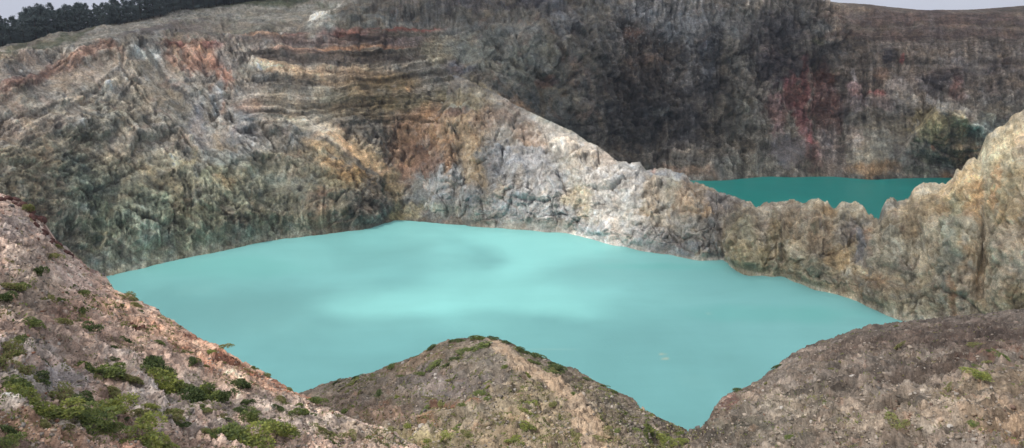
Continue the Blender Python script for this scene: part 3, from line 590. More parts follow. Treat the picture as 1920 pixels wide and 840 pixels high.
hl = sm(.2, .55, fbm(q / 5 + wob * 1.2, 4, 331, .65).reshape(sh)); c += (c.mean(-1, keepdims=True) * 1.45 - c) * (hl * .4)[..., None]
dk = sm(.25, .55, fbm(q / 5 + wob * 1.2, 4, 341, .65).reshape(sh)); c *= (1 - .35 * dk)[..., None]
oc = sm(.12, .5, fbm(q / 9 + wob, 4, 351, .6).reshape(sh)) * .55; c += (c * np.array([1.15, .95, .62]) - c) * oc[..., None]
zz = q[:, 2].reshape(sh) + mot * 3
c = minerals(c, q, sh, wob, 1501, 8, .4)
c *= (1 + .07 * np.sin(zz / .8) + .07 * np.sin(zz / 2.3))[..., None]
c += (c.mean(-1, keepdims=True) - c) * (1 - edge)[..., None] * 0
# pale waterline stain
wl = 1 - sm(.5, 2.2, t.D[..., 2] + mot * 2); c += (lin((190, 182, 160)) - c) * (wl * .14)[..., None]
c = contrast(c, q, sh, wob, ((r0, .45), (r1, .6), (r2_, .45), (r3, .3)), .45, 1801)
c *= np.exp(lin_ * .75 + .22 * fbm(q / 1.0, 3, 1851, .8).reshape(sh))[..., None]
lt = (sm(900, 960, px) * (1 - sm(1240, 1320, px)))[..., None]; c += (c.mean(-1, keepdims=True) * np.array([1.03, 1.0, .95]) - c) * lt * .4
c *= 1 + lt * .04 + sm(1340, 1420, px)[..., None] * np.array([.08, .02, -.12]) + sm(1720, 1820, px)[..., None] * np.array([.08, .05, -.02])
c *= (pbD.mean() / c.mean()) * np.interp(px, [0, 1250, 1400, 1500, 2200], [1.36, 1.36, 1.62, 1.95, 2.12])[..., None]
c += (c.mean(-1, keepdims=True) - c) * .12
KD = .94
c += (c.mean(-1, keepdims=True) - c) * .25
c = np.clip(c * KD, .02, .8)
ridge_mat = rock_material('ridge_rock', .9, .6, .4, streak=.16, contrast=.35, tint=((1.07, .99, .9), (.95, .99, 1.04)))
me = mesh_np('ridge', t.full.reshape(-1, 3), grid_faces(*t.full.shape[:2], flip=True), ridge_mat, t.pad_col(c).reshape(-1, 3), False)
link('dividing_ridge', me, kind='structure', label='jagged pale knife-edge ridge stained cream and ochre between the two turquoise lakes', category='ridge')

# =================================================================== near slopes
def near_sheet(name, sil, bottomY, silY, dx, counts, blobs, base, amp, seed, fall, scarps=(), warp=16, K=1.0, cs=30.0, mids=None):
    sx, sy = zip(*sil); bx, bY = zip(*bottomY); qx, qY = zip(*silY)
    t = Sheet.__new__(Sheet)
    t.px = np.arange(sx[0], sx[-1] + .1, dx)
    ys = np.interp(t.px, sx, sy); yS = smooth1(ys, int(60 / dx)); w_ = int(120 / dx)
    ia = 1 / smooth1(np.interp(t.px, bx, bY), w_); ib = 1 / smooth1(np.interp(t.px, qx, qY), w_)
    y0 = np.maximum(1010.0, ys + 60); nv_ = counts[0] + counts[1]
    v = np.linspace(0, 1, nv_) ** .9
    t.PX = np.repeat(t.px[:, None], nv_, 1)
    t.PY = y0[:, None] + (ys - y0)[:, None] * v[None]
    y0s = 1010.0 + 0 * yS
    IV = ia[:, None] + (ib - ia)[:, None] * ((y0s[:, None] - t.PY) / np.maximum(60, y0s - yS)[:, None])
    t.P = at_y(t.PX, t.PY, 1 / np.clip(IV, 1 / 200, 1 / 15))
    P = t.P
    for b in scarps: P = bump(P, t.PX, t.PY, *b)
    t.P = P
    Nn = grid_normals(P, 22)
    if Nn[..., 2].mean() < 0: Nn = -Nn
    q = P.reshape(-1, 3); sh = P.shape[:2]; px, py = t.PX, t.PY
    wob = np.stack([fbm(q / 6, 3, seed + 41), fbm(q / 6, 3, seed + 42), fbm(q / 6, 3, seed + 43)], -1)
    kq = 1.0 if seed == 400 else 1.9
    d = fbm(q / 9, 4, seed).reshape(sh) * sm(0, 60, np.arange(sh[1])[None, ::-1]) + ridged(q / (2.6 * kq) + wob * .5, 5, seed + 5, .6).reshape(sh) * .42 * kq + fbm(q / (.7 * kq), 4, seed + 9, .65).reshape(sh) * .24 * kq - np.abs(fbm(q / (1.6 * kq) + wob, 4, seed + 11, .6)).reshape(sh) * .4 * kq
    h1, r1 = facets(q, 1.6 * kq, seed + 31, wob * .3); h2, r2_ = facets(q, .55 * kq, seed + 32, wob * .2)
    ang_ = {400: 32, 500: -8, 600: -17}[seed]; d = d + lines(px, py, ang_, 90, 16, seed + 51, q) * .8 * kq + fbm(q / (3.6 * kq) + wob, 4, seed + 52, .55).reshape(sh) * .55 * kq * sm(0, 40, np.arange(sh[1])[None, ::-1])
    patch = .35 + .65 * sm(-.15, .25, fbm(q / 5, 3, seed + 33).reshape(sh))
    d = d + (h1 * .25 + h2 * .4).reshape(sh) * patch
    fade = sm(0, 30, np.arange(sh[1])[None, ::-1]) * .6 + .4
    t.D = P + Nn * (d * amp * fade)[..., None]
    c = paint(px, py, P, base, blobs, warp, seed + 7, cs)
    m1 = fbm(q / 3.5 + wob, 5, seed + 61, .6).reshape(sh); m2 = fbm(q / .7, 4, seed + 71, .65).reshape(sh)
    c *= (1 + .3 * m1 + .4 * m2)[..., None]
    hl = sm(.25, .55, fbm(q / .9 + wob, 3, seed + 81, .6).reshape(sh)); c += (lin((178, 166, 154)) - c) * (hl * .5)[..., None]
    pk = sm(.1, .5, fbm(q / 2.4 + wob, 4, seed + 91, .6).reshape(sh)); c *= 1 + (np.array([.14, -.04, -.12]))[None, None, :] * pk[..., None]
    dk = sm(.15, .5, fbm(q / (1.7 * kq) + wob, 4, seed + 95, .65).reshape(sh)); c *= (1 - .42 * dk)[..., None]
    pb = c.mean()
    n_ = fbm(q / (4 * kq) + wob, 6, seed + 97, .72).reshape(sh); c = c * np.exp(.9 * n_ + .45 * (r1[:, 0].reshape(sh) - .5) + .6 * (r2_[:, 0].reshape(sh) - .5))[..., None]; c *= pb / c.mean()
    ang_, la_ = {400: (32, .9), 500: (-8, .5), 600: (-17, 1.15)}[seed]
    c = c * np.exp(la_ * lines(px, py, ang_, 70, 9, seed + 99, q))[..., None]; c *= pb / c.mean()
    c += (c.mean(-1, keepdims=True) - c) * (.12 if seed == 400 else .10)
    c = c * np.array([1, 1, 1]) * (np.array([1.0, 1.01, .98]) if seed == 400 else np.array([1.02, 1.02, .95]))
    t.c = np.clip(c * K * (1.5 if seed == 400 else .82), .02, .7)
    post = []
    for k_, s_ in enumerate((.03, .1, .25, .5, 1.0)):
        post.append((fall[0] * s_, fall[1] * s_, fall[2] * s_ * (1.0 if k_ < 2 else 1)))
    t.extend([], post)
    return t

ground_mat = rock_material('gravel_ground', .16, .05, .42, contrast=.3, tint=((1.07, .99, .93), (.96, .99, 1.02)))
ground_far = rock_material('gravel_hillside', .3, .09, .42, contrast=.3, tint=((1.07, .99, .93), (.96, .99, 1.02)))

SIL1 = [(-260,250),(-150,300),(-60,335),(0,362),(22,370),(45,385),(62,402),(80,412),(90,440),(102,452),(120,462),(140,480),(160,500),(185,513),(198,520),(215,545),(245,553),(262,566),(290,575),(305,592),(325,602),(350,620),(380,642),(410,650),(430,662),(455,680),(480,690),(505,706),(530,722),(555,736),(575,746),(600,758),(625,772),(660,786),(700,800),(740,815),(775,832),(800,850),(860,900),(900,950)]
blobs1 = [(150,480,160,30,38,(152,134,124),.9),(60,500,70,50,30,(136,122,112),.8),(260,590,140,22,33,(158,132,116),.9),(200,560,60,30,30,(164,130,110),.8),(420,680,140,22,33,(150,118,100),.9),(330,640,80,22,30,(140,110,92),.8),
 (250,612,30,7,25,(88,56,46),.9),(330,650,30,6,20,(100,68,54),.85),(365,635,26,9,25,(92,62,50),.85),(430,682,46,9,24,(84,54,42),.95),(470,700,24,7,30,(96,60,44),.9),(390,690,30,12,20,(160,104,78),.8),(530,725,40,10,33,(140,96,74),.9),(585,745,24,8,33,(128,84,62),.8),
 (70,400,38,10,42,(98,72,66),.85),(30,376,26,9,30,(104,80,72),.8),(88,432,18,7,50,(96,66,60),.8),(25,430,40,30,0,(112,104,102),.8),(110,460,30,12,40,(140,128,124),.8),(160,500,30,6,40,(104,76,70),.7),(40,455,30,10,0,(108,92,84),.7),
 (40,560,80,40,0,(122,108,96),.8),(90,640,90,40,20,(120,104,94),.85),(130,590,50,18,20,(112,88,76),.8),(50,660,70,26,0,(128,120,116),.8),(60,720,90,30,10,(124,120,116),.85),(120,710,60,24,20,(128,122,122),.8),(60,785,90,26,15,(132,126,120),.85),
 (60,820,110,22,10,(128,102,84),.85),(20,800,50,20,0,(120,94,76),.8),(230,690,60,30,30,(126,116,110),.8),(300,760,90,40,25,(130,122,118),.85),(420,770,90,40,25,(134,122,116),.85),(520,780,90,36,25,(140,126,118),.85),(620,800,90,30,25,(144,130,120),.85),(700,825,60,20,20,(136,122,108),.8),
 (440,715,60,16,25,(158,134,118),.8),(240,655,60,12,25,(116,96,84),.6),(370,720,40,20,20,(146,134,124),.7),(150,530,60,20,30,(156,138,130),.7),(20,620,50,20,0,(132,110,98),.7)]
sc1 = [(430,678,46,7,-1.7,24),(425,664,55,5,.8,26),(250,611,34,6,-1.2,25),(250,602,34,4,.5,25),(365,637,28,7,-1.2,26),(365,627,30,4,.5,26),(40,386,44,9,.9,40),(85,430,26,10,1.0,55),(70,400,40,14,1.4,40),(330,650,30,5,-.5,20),(475,702,30,5,-.5,28)]
S1 = near_sheet('left', SIL1, [(-260,20),(0,24.4),(400,30),(900,37)], [(-260,118),(0,95),(200,80),(400,66),(600,56),(800,50),(900,46)], 1.6, (150, 150),
                blobs1, (142,120,108), 1.0, 400, (25,110,-240), sc1, K=1.0)
SIL2 = [(440,800),(500,765),(560,738),(580,731),(600,724),(625,717),(650,711),(672,707),(690,701),(720,690),(745,681),(765,673),(785,664),(800,657),(820,648),(840,640),(860,636),(880,634),(905,634),(925,636),(945,639),(962,645),(980,655),(1000,664),(1020,672),(1050,684),(1075,694),(1100,706),(1130,722),(1160,737),(1190,752),(1210,768),(1240,785),(1270,800),(1285,808),(1300,822),(1320,845),(1350,880),(1400,940)]
blobs2 = [(700,730,140,40,-15,(120,110,102),.85),(850,720,120,50,0,(112,104,104),.9),(900,680,80,30,0,(122,114,106),.8),(800,790,90,30,0,(104,94,92),.85),(700,780,100,16,5,(122,102,92),.85),(650,760,60,20,0,(118,104,98),.8),(780,680,60,16,-20,(130,112,96),.8),
 (900,800,120,50,0,(138,126,110),.85),(1000,770,90,50,20,(146,132,112),.85),(1000,830,120,30,0,(148,132,112),.85),(1150,780,70,40,35,(128,118,106),.85),(1190,800,60,20,35,(110,102,94),.8),(1120,820,50,40,40,(146,130,108),.8),(830,765,36,6,-8,(124,82,64),.7),(805,790,20,10,0,(156,124,100),.8),(885,765,16,6,0,(140,90,62),.7),(1250,810,40,14,35,(96,88,82),.85),(1080,720,60,16,25,(134,122,108),.7),
 (760,830,120,24,0,(132,124,96),.8)]
PATH = [(918,636),(925,646),(940,660),(958,678),(985,695),(1010,706),(1035,722),(1055,740),(1070,758),(1084,780),(1096,800),(1106,830),(1112,870),(1118,1010)]
PW = [5, 8, 13, 16, 15, 13, 14, 16, 18, 22, 26, 24, 24, 26]
S2 = near_sheet('middle', SIL2, [(440,78),(700,66),(900,57),(1100,55),(1400,58)], [(440,142),(570,139),(720,136),(900,131),(1080,120),(1200,112),(1310,104),(1400,98)], 1.7, (110, 110),
                blobs2, (124,113,103), 1.0, 500, (0,120,-190), [(985,690,300,26,1.2,32),(800,770,110,7,-1.0,-4),(790,800,26,14,1.2,0)], K=1.0)
SIL3 = [(1215,1000),(1240,935),(1262,880),(1282,832),(1292,815),(1300,806),(1312,803),(1326,800),(1332,788),(1336,775),(1342,764),(1352,753),(1368,741),(1385,734),(1402,728),(1420,716),(1436,704),(1450,695),(1463,683),(1475,671),(1492,661),(1512,650),(1535,641),(1560,634),(1585,626),(1610,619),(1640,611),(1680,605),(1720,602),(1760,597),(1800,592),(1840,589),(1880,586),(1925,580),(2000,574),(2200,560)]
blobs3 = [(1500,690,110,36,-25,(120,110,104),.9),(1700,640,220,26,-10,(98,86,80),.95),(1850,640,120,22,-5,(96,82,76),.9),(1600,720,120,30,-12,(96,88,84),.8),(1780,690,140,20,-12,(92,80,74),.85),(1440,790,90,36,-15,(124,116,110),.85),(1500,760,90,24,-15,(140,130,120),.8),
 (1600,790,120,30,-12,(138,126,116),.85),(1750,780,150,40,-10,(150,136,124),.9),(1850,730,120,24,-12,(142,126,110),.85),(1880,800,90,40,0,(154,134,116),.9),(1340,820,50,20,0,(84,78,74),.9),(1300,825,24,16,0,(70,64,62),.9),(1370,760,24,16,-40,(116,88,84),.85),(1400,810,60,18,0,(92,88,80),.8),(1450,830,90,14,0,(104,98,92),.8),(1560,740,40,8,-10,(84,76,72),.7),(1640,770,60,8,-14,(86,76,70),.7),(1860,670,80,10,-10,(110,84,74),.7),(1900,830,50,14,0,(132,104,82),.8)]
S3 = near_sheet('right', SIL3, [(1215,62),(1350,58),(1600,50),(1920,42),(2200,36)], [(1215,98),(1300,106),(1340,112),(1475,130),(1600,146),(1750,158),(1920,168),(2200,178)], 1.7, (110, 130),
                blobs3, (124,113,106), 1.25, 600, (0,110,-240), [(1540,770,200,9,-.8,-14),(1700,715,200,9,-.7,-14),(1420,780,70,10,.9,-20)], K=1.0)

def near_object(S, name, mat, **props):
    full = S.full; me = mesh_np(name, full.reshape(-1, 3), grid_faces(*full.shape[:2]), mat, S.pad_col(S.c).reshape(-1, 3), False)
    return link(name, me, kind='structure', **props)
near_object(S1, 'gravel_slope', ground_mat, label='steep pinkish gravel slope with green shrubs in the lower left', category='slope')
# the footpath is the trodden strip of the same ground on the middle hill
d = np.full(S2.PX.shape, 99.0)
for (a, b, wa, wb) in zip(PATH[:-1], PATH[1:], PW[:-1], PW[1:]):
    ax, ay = a; bx, by = b; L2 = (bx - ax) ** 2 + (by - ay) ** 2
    tt = np.clip(((S2.PX - ax) * (bx - ax) + (S2.PY - ay) * (by - ay)) / L2, 0, 1)
    dd = np.hypot(S2.PX - ax - tt * (bx - ax), (S2.PY - ay - tt * (by - ay)) * 1.0) / (wa + (wb - wa) * tt)
    d = np.minimum(d, dd)
en = fbm(S2.P.reshape(-1, 3) / 2.0, 4, 777, .6).reshape(d.shape)
pm = 1 - sm(.75, 1.3, d + en * .7)
pc = 1.12 * lin((154, 136, 116)) * (1 + .15 * fbm(S2.P.reshape(-1, 3) / 1.5, 4, 778, .6).reshape(d.shape))[..., None]
S2.pm = pm
S2.c += (pc - S2.c) * (pm * .97)[..., None]
q2 = grid_faces(*S2.full.shape[:2]); vm = S2.pad_col(pm)
vm[:, S2.D.shape[1]:] = 0
isp = (vm.reshape(-1)[q2].mean(1) > .5)
co = S2.full.reshape(-1, 3); cc = S2.pad_col(S2.c).reshape(-1, 3)
def sub(faces):
    u, inv = np.unique(faces, return_inverse=True); return co[u], inv.reshape(faces.shape), cc[u]
a_, f_, k_ = sub(q2[~isp])
link('hill', mesh_np('hill', a_, f_, ground_far, k_, False), kind='structure', label='rounded gravel hill with tufts and a footpath jutting out over the lake', category='hill')
a_, f_, k_ = sub(q2[isp])
link('path', mesh_np('path', a_, f_, ground_far, k_, False), kind='structure', label='bare tan footpath running down the spine of the middle hill', category='path')
near_object(S3, 'scree_slope', ground_far, label='brown-grey scree slope in the lower right above the lake', category='slope')

# =================================================================== lakes
def water_mat():
    m, t = nt('sulphur_water'); lk = t.links.new
    out = N(t, 'ShaderNodeOutputMaterial'); bs = N(t, 'ShaderNodeBsdfPrincipled')
    at = N(t, 'ShaderNodeAttribute'); at.attribute_name = 'rock'
    tc = N(t, 'ShaderNodeTexCoord')
    n = N(t, 'ShaderNodeTexNoise'); n.inputs['Scale'].default_value = .012; n.inputs['Detail'].default_value = 5; n.inputs['Distortion'].default_value = .8
    lk(tc.outputs['Object'], n.inputs['Vector'])
    r = N(t, 'ShaderNodeMapRange'); r.inputs['From Min'].default_value = .3; r.inputs['From Max'].default_value = .7
    r.inputs['To Min'].default_value = .93; r.inputs['To Max'].default_value = 1.07; lk(n.outputs['Fac'], r.inputs['Value'])
    x = N(t, 'ShaderNodeVectorMath', operation='SCALE'); lk(at.outputs['Color'], x.inputs[0]); lk(r.outputs[0], x.inputs['Scale'])
    lk(x.outputs[0], bs.inputs['Base Color'])
    bs.inputs['Roughness'].default_value = .28; bs.inputs['Specular IOR Level'].default_value = .16; bs.inputs['IOR'].default_value = 1.33
    n2 = N(t, 'ShaderNodeTexNoise'); n2.inputs['Scale'].default_value = .6; n2.inputs['Detail'].default_value = 4; lk(tc.outputs['Object'], n2.inputs['Vector'])
    b = N(t, 'ShaderNodeBump'); b.inputs['Strength'].default_value = .5; b.inputs['Distance'].default_value = .12; lk(n2.outputs['Fac'], b.inputs['Height'])
    lk(b.outputs[0], bs.inputs['Normal']); lk(bs.outputs[0], out.inputs['Surface'])
    return m
WM = water_mat()
def lake(name, x0, x1, y0, y1, n, col, marks, label):
    gx = np.linspace(x0, x1, n); gy = np.linspace(y0, y1, n)
    G = np.stack(np.meshgrid(gx, gy, indexing='ij') + [np.zeros((n, n))], -1) if False else np.stack([*np.meshgrid(gx, gy, indexing='ij'), np.zeros((n, n))], -1)
    q = G.reshape(-1, 3)
    w = fbm(q / 60, 4, 901)
    c = np.ones((n * n, 3)) * np.array(col) * (1 + .05 * w)[:, None]
    c *= (1 + .07 * fbm(q * np.array([1 / 90, 1 / 14, 1]) + w[:, None] * .6, 5, 905, .6))[:, None]
    for (px_, py_, rx, ry, colr, a_) in marks:
        p0 = at_z(px_, py_); nn = fbm(q / (rx * .8), 4, 911, .6)
        dd = np.hypot((q[:, 0] - p0[0]) / rx, (q[:, 1] - p0[1]) / ry) + nn * .9
        c += (np.array(colr) - c) * (a_ * (1 - sm(.3, 1.3, dd)))[:, None]
    me = mesh_np(name, q, grid_faces(n, n), WM, c, True)
    return link(name, me, kind='structure', label=label, category='lake')
TEAL = (.174, .412, .394)
lake('lake', -420, 420, 90, 700, 420, TEAL,
     [(1243,664,1.2,2.4,(.50,.50,.33),.7),(1247,672,2.2,1.6,(.50,.50,.34),.6),(1330,588,1.6,1.6,(.45,.46,.40),.3),(1030,655,14,1.2,(.36,.50,.42),.2),(360,545,16,9,(.22,.47,.44),.3),(520,610,20,10,(.21,.47,.44),.3),(1180,605,30,10,(.2,.47,.44),.2),(1300,715,10,9,(.22,.47,.44),.2),
      (1290,560,22,14,(.20,.46,.43),.25),(400,500,90,24,(.14,.385,.35),.45),(470,575,110,50,(.155,.355,.34),.7),(1450,590,60,14,(.12,.42,.37),.35),(1250,500,60,8,(.12,.43,.38),.3)],
     'large milky turquoise crater lake filling the middle of the view')
lk2 = lake('water', 120, 760, 560, 1000, 120, (.016, .19, .165), [], 'smaller deeper teal crater lake seen behind the jagged ridge')
lk2.location.z = .35

# =================================================================== light and air
SUN = Vector((-.56, -.38, .73)).normalized()
az = math.atan2(SUN.x, SUN.y); el = math.asin(SUN.z)
sd = bpy.data.lights.new('sun', 'SUN'); sd.energy = 4.4; sd.angle = math.radians(.6); sd.color = (1, .955, .88)
so = bpy.data.objects.new('sun', sd); COL.objects.link(so); so.rotation_euler = SUN.to_track_quat('Z', 'Y').to_euler()
w = bpy.data.worlds.new('World'); scene.world = w; w.use_nodes = True
t_ = w.node_tree; t_.nodes.clear(); lk = t_.links.new
out = N(t_, 'ShaderNodeOutputWorld'); bg = N(t_, 'ShaderNodeBackground'); bg.inputs['Strength'].default_value = .1
sky = N(t_, 'ShaderNodeTexSky', sky_type='NISHITA', sun_disc=False); sky.sun_elevation = el; sky.sun_rotation = az
sky.altitude = 1600
tc = N(t_, 'ShaderNodeTexCoord'); sx = N(t_, 'ShaderNodeSeparateXYZ'); lk(tc.outputs['Generated'], sx.inputs[0])
cr = N(t_, 'ShaderNodeValToRGB')     # overcast: paler veil near the horizon, brighter overhead
cr.color_ramp.elements[0].position = 0; cr.color_ramp.elements[0].color = (6.9, 7.35, 9.0, 1)
cr.color_ramp.elements[1].position = .9; cr.color_ramp.elements[1].color = (9.5, 9.7, 10.0, 1)
lk(sx.outputs['Z'], cr.inputs[0])
cn = N(t_, 'ShaderNodeTexNoise'); cn.inputs['Scale'].default_value = 2.2; cn.inputs['Detail'].default_value = 6; lk(tc.outputs['Generated'], cn.inputs['Vector'])
cm = N(t_, 'ShaderNodeMapRange'); cm.inputs['From Min'].default_value = .3; cm.inputs['From Max'].default_value = .7; cm.inputs['To Min'].default_value = .88; cm.inputs['To Max'].default_value = 1.1
lk(cn.outputs['Fac'], cm.inputs['Value'])
vs = N(t_, 'ShaderNodeVectorMath', operation='SCALE'); lk(cr.outputs[0], vs.inputs[0]); lk(cm.outputs[0], vs.inputs['Scale'])
dt = N(t_, 'ShaderNodeVectorMath', operation='DOT_PRODUCT'); lk(tc.outputs['Generated'], dt.inputs[0]); dt.inputs[1].default_value = tuple(SUN)
mr = N(t_, 'ShaderNodeMapRange'); mr.interpolation_type = 'SMOOTHSTEP'; mr.inputs['From Min'].default_value = .1; mr.inputs['From Max'].default_value = 1; mr.inputs['To Min'].default_value = .86; mr.inputs['To Max'].default_value = 2.3
lk(dt.outputs['Value'], mr.inputs['Value'])
v2 = N(t_, 'ShaderNodeVectorMath', operation='SCALE'); lk(vs.outputs[0], v2.inputs[0]); lk(mr.outputs[0], v2.inputs['Scale']); vs = v2
mx = N(t_, 'ShaderNodeMix', data_type='RGBA'); mx.inputs[0].default_value = .82
lk(sky.outputs[0], mx.inputs[6]); lk(vs.outputs[0], mx.inputs[7]); lk(mx.outputs[2], bg.inputs['Color']); lk(bg.outputs[0], out.inputs['Surface'])

# thin air between camera and the far walls
bm = None
hz = bpy.data.meshes.new('haze'); X_, Y0_, Y1_, Zb, Zt = 900, -25, 1600, -170, 330
vv = [(x, y, z) for z in (Zb, Zt) for y in (Y0_, Y1_) for x in (-X_, X_)]
hz.from_pydata(vv, [], [(0, 2, 3, 1), (4, 5, 7, 6), (0, 1, 5, 4), (2, 6, 7, 3), (0, 4, 6, 2), (1, 3, 7, 5)])
hm = bpy.data.materials.new('thin_haze'); hm.use_nodes = True; hm.node_tree.nodes.clear()
ho = N(hm.node_tree, 'ShaderNodeOutputMaterial'); hv = N(hm.node_tree, 'ShaderNodeVolumePrincipled')
hv.inputs['Color'].default_value = (.80, .88, 1.0, 1); hv.inputs['Density'].default_value = .00006; hv.inputs['Anisotropy'].default_value = .2
hm.node_tree.links.new(hv.outputs[0], ho.inputs['Volume']); hz.materials.append(hm)
link('haze', hz, kind='stuff', label='thin bluish haze hanging in the air of the craters', category='haze')
# broken cloud layer added out of view, gaps aimed to shape sun and shade
ZC = 1100.0
n = 220; R = 1500
gx = np.linspace(-R - 500, R - 400, n); gy = np.linspace(-1500, 1500, n)
GX, GY = np.meshgrid(gx, gy, indexing='ij'); q = np.stack([GX, GY, GX * 0], -1).reshape(-1, 3)
sv = np.array(SUN) / SUN.z
dens = .93 + .14 * fbm(q / 300, 4, 1001).reshape(n, n)
bil0 = 0
def gap(target, rx, ry, ang, a):
    global dens
    p = target + sv * (ZC - target[2])
    ca, sa = math.cos(math.radians(ang)), math.sin(math.radians(ang))
    u = ((GX - p[0]) * ca + (GY - p[1]) * sa) / rx; v = (-(GX - p[0]) * sa + (GY - p[1]) * ca) / ry
    nn = fbm(np.stack([GX, GY, GX * 0], -1).reshape(-1, 3) / 45, 3, 1011).reshape(n, n)
    dens = dens * (1 - a * (1 - sm(.45, 1.3, np.hypot(u, v) + nn * .45)))
W = lambda x, y, Y: at_y(x, y, Y)
gap(W(250, 250, 600), 260, 200, 0, .48)
gap(W(600, 130, 720), 160, 120, 0, .3)
gap(W(1090, 340, 620), 85, 75, -30, 1.0)
gap(W(960, 330, 655), 60, 45, 0, .85)
gap(W(655, 275, 650), 48, 22, -45, .95)
gap(W(780, 300, 690), 60, 50, 0, .45)
gap(at_z(1010, 452), 130, 34, -6, 1.0)
gap(at_z(1110, 462), 95, 26, -12, 1.0)
gap(at_z(920, 495), 50, 62, 0, 1.0)
gap(at_z(820, 572), 105, 32, 14, 1.0)
gap(at_z(950, 600), 52, 40, 0, 1.0)
gap(at_z(700, 600), 90, 50, 0, .25)
gap(at_z(740, 445), 50, 30, 0, .35)
gap(W(150, 620, 55), 75, 60, 0, .9)
gap(W(600, 780, 55), 45, 40, 0, .9)
gap(W(1020, 760, 80), 42, 42, 0, .6)
gap(W(1800, 780, 70), 42, 45, 0, .65)
gap(W(1870, 400, 480), 80, 60, 0, .6)
gap(W(1600, 450, 520), 80, 40, 0, .35)
dens = np.clip(dens, 0, 1); edge_ = np.minimum.reduce([sm(0, 12, np.arange(n))[:, None] * np.ones((1, n)), sm(0, 12, np.arange(n)[::-1])[:, None] * np.ones((1, n)), sm(0, 12, np.arange(n))[None, :] * np.ones((n, 1)), sm(0, 12, np.arange(n)[::-1])[None, :] * np.ones((n, 1))])
dens *= edge_
bil = fbm(q / 120, 4, 1021).reshape(n, n)
bot = np.stack([GX, GY, ZC - 15 * bil * dens], -1); top = np.stack([GX, GY, ZC + 4 + 90 * dens * (1 + .4 * bil)], -1)
co_ = np.concatenate([bot.reshape(-1, 3), top.reshape(-1, 3)]); gq = grid_faces(n, n)
I = np.arange(n * n).reshape(n, n); ring = np.concatenate([I[0, :], I[1:, -1], I[-1, -2::-1], I[-2:0:-1, 0]]); r2 = np.roll(ring, -1)
side = np.stack([ring, r2, r2 + n * n, ring + n * n], -1)
fq = np.concatenate([gq[:, ::-1], gq + n * n, side])
cm_, tt_ = nt('cloud'); lk = tt_.links.new
o_ = N(tt_, 'ShaderNodeOutputMaterial'); a1 = N(tt_, 'ShaderNodeAttribute'); a1.attribute_name = 'rock'
tr = N(tt_, 'ShaderNodeBsdfTransparent'); tl = N(tt_, 'ShaderNodeBsdfTranslucent'); df = N(tt_, 'ShaderNodeBsdfDiffuse')
tl.inputs[0].default_value = (.95, .95, .95, 1); df.inputs[0].default_value = (.95, .95, .95, 1)
m1 = N(tt_, 'ShaderNodeMixShader'); m1.inputs[0].default_value = .35; lk(tl.outputs[0], m1.inputs[1]); lk(df.outputs[0], m1.inputs[2])
m2 = N(tt_, 'ShaderNodeMixShader'); lk(a1.outputs['Fac'], m2.inputs[0]); lk(tr.outputs[0], m2.inputs[1]); lk(m1.outputs[0], m2.inputs[2]); lk(m2.outputs[0], o_.inputs['Surface'])
fac = 1 - np.sqrt(1 - np.clip(dens * .92, 0, .92)); fac2 = np.concatenate([fac.ravel(), fac.ravel()])
link('unseen_clouds', mesh_np('unseen_clouds', co_, fq, cm_, np.repeat(fac2[:, None], 3, 1), True), kind='stuff', label='broken white cloud layer added unseen over the craters to shape sun and shade', category='unseen_clouds')

# =================================================================== scatter on the near slopes
class Lk:
    def __init__(s, S):
        s.S = S; s.N = grid_normals(S.D)
        if s.N[..., 2].mean() < 0: s.N = -s.N
    def __call__(s, px, py):
        S = s.S; u = np.interp(px, S.px, np.arange(len(S.px))); i = int(min(max(u, 0), len(S.px) - 2)); fu = u - i
        row = S.PY[i] if fu < .5 else S.PY[i + 1]
        v = np.interp(-py, -row, np.arange(len(row))); j = int(min(v, len(row) - 2)); fv = v - j
        A = S.D[i, j] * (1 - fv) + S.D[i, j + 1] * fv; B = S.D[i + 1, j] * (1 - fv) + S.D[i + 1, j + 1] * fv
        return A * (1 - fu) + B * fu, s.N[i, j], S.c[i, j]
L1, L2_, L3 = Lk(S1), Lk(S2), Lk(S3)
def sil(S, x):
    return float(np.interp(x, S[0], S[1]))
Z1, Z2, Z3 = [list(zip(*z)) for z in (SIL1, SIL2, SIL3)]

ORD = 'first second third fourth fifth sixth seventh eighth ninth tenth eleventh twelfth thirteenth fourteenth fifteenth sixteenth seventeenth eighteenth nineteenth'.split()
TENS = {2: 'twent', 3: 'thirt', 4: 'fort', 5: 'fift', 6: 'sixt', 7: 'sevent', 8: 'eight', 9: 'ninet'}
def ordinal(n):
    if n < 20: return ORD[n - 1]
    t_, u_ = divmod(n, 10)
    return TENS[t_] + ('ieth' if u_ == 0 else 'y-' + ORD[u_ - 1])

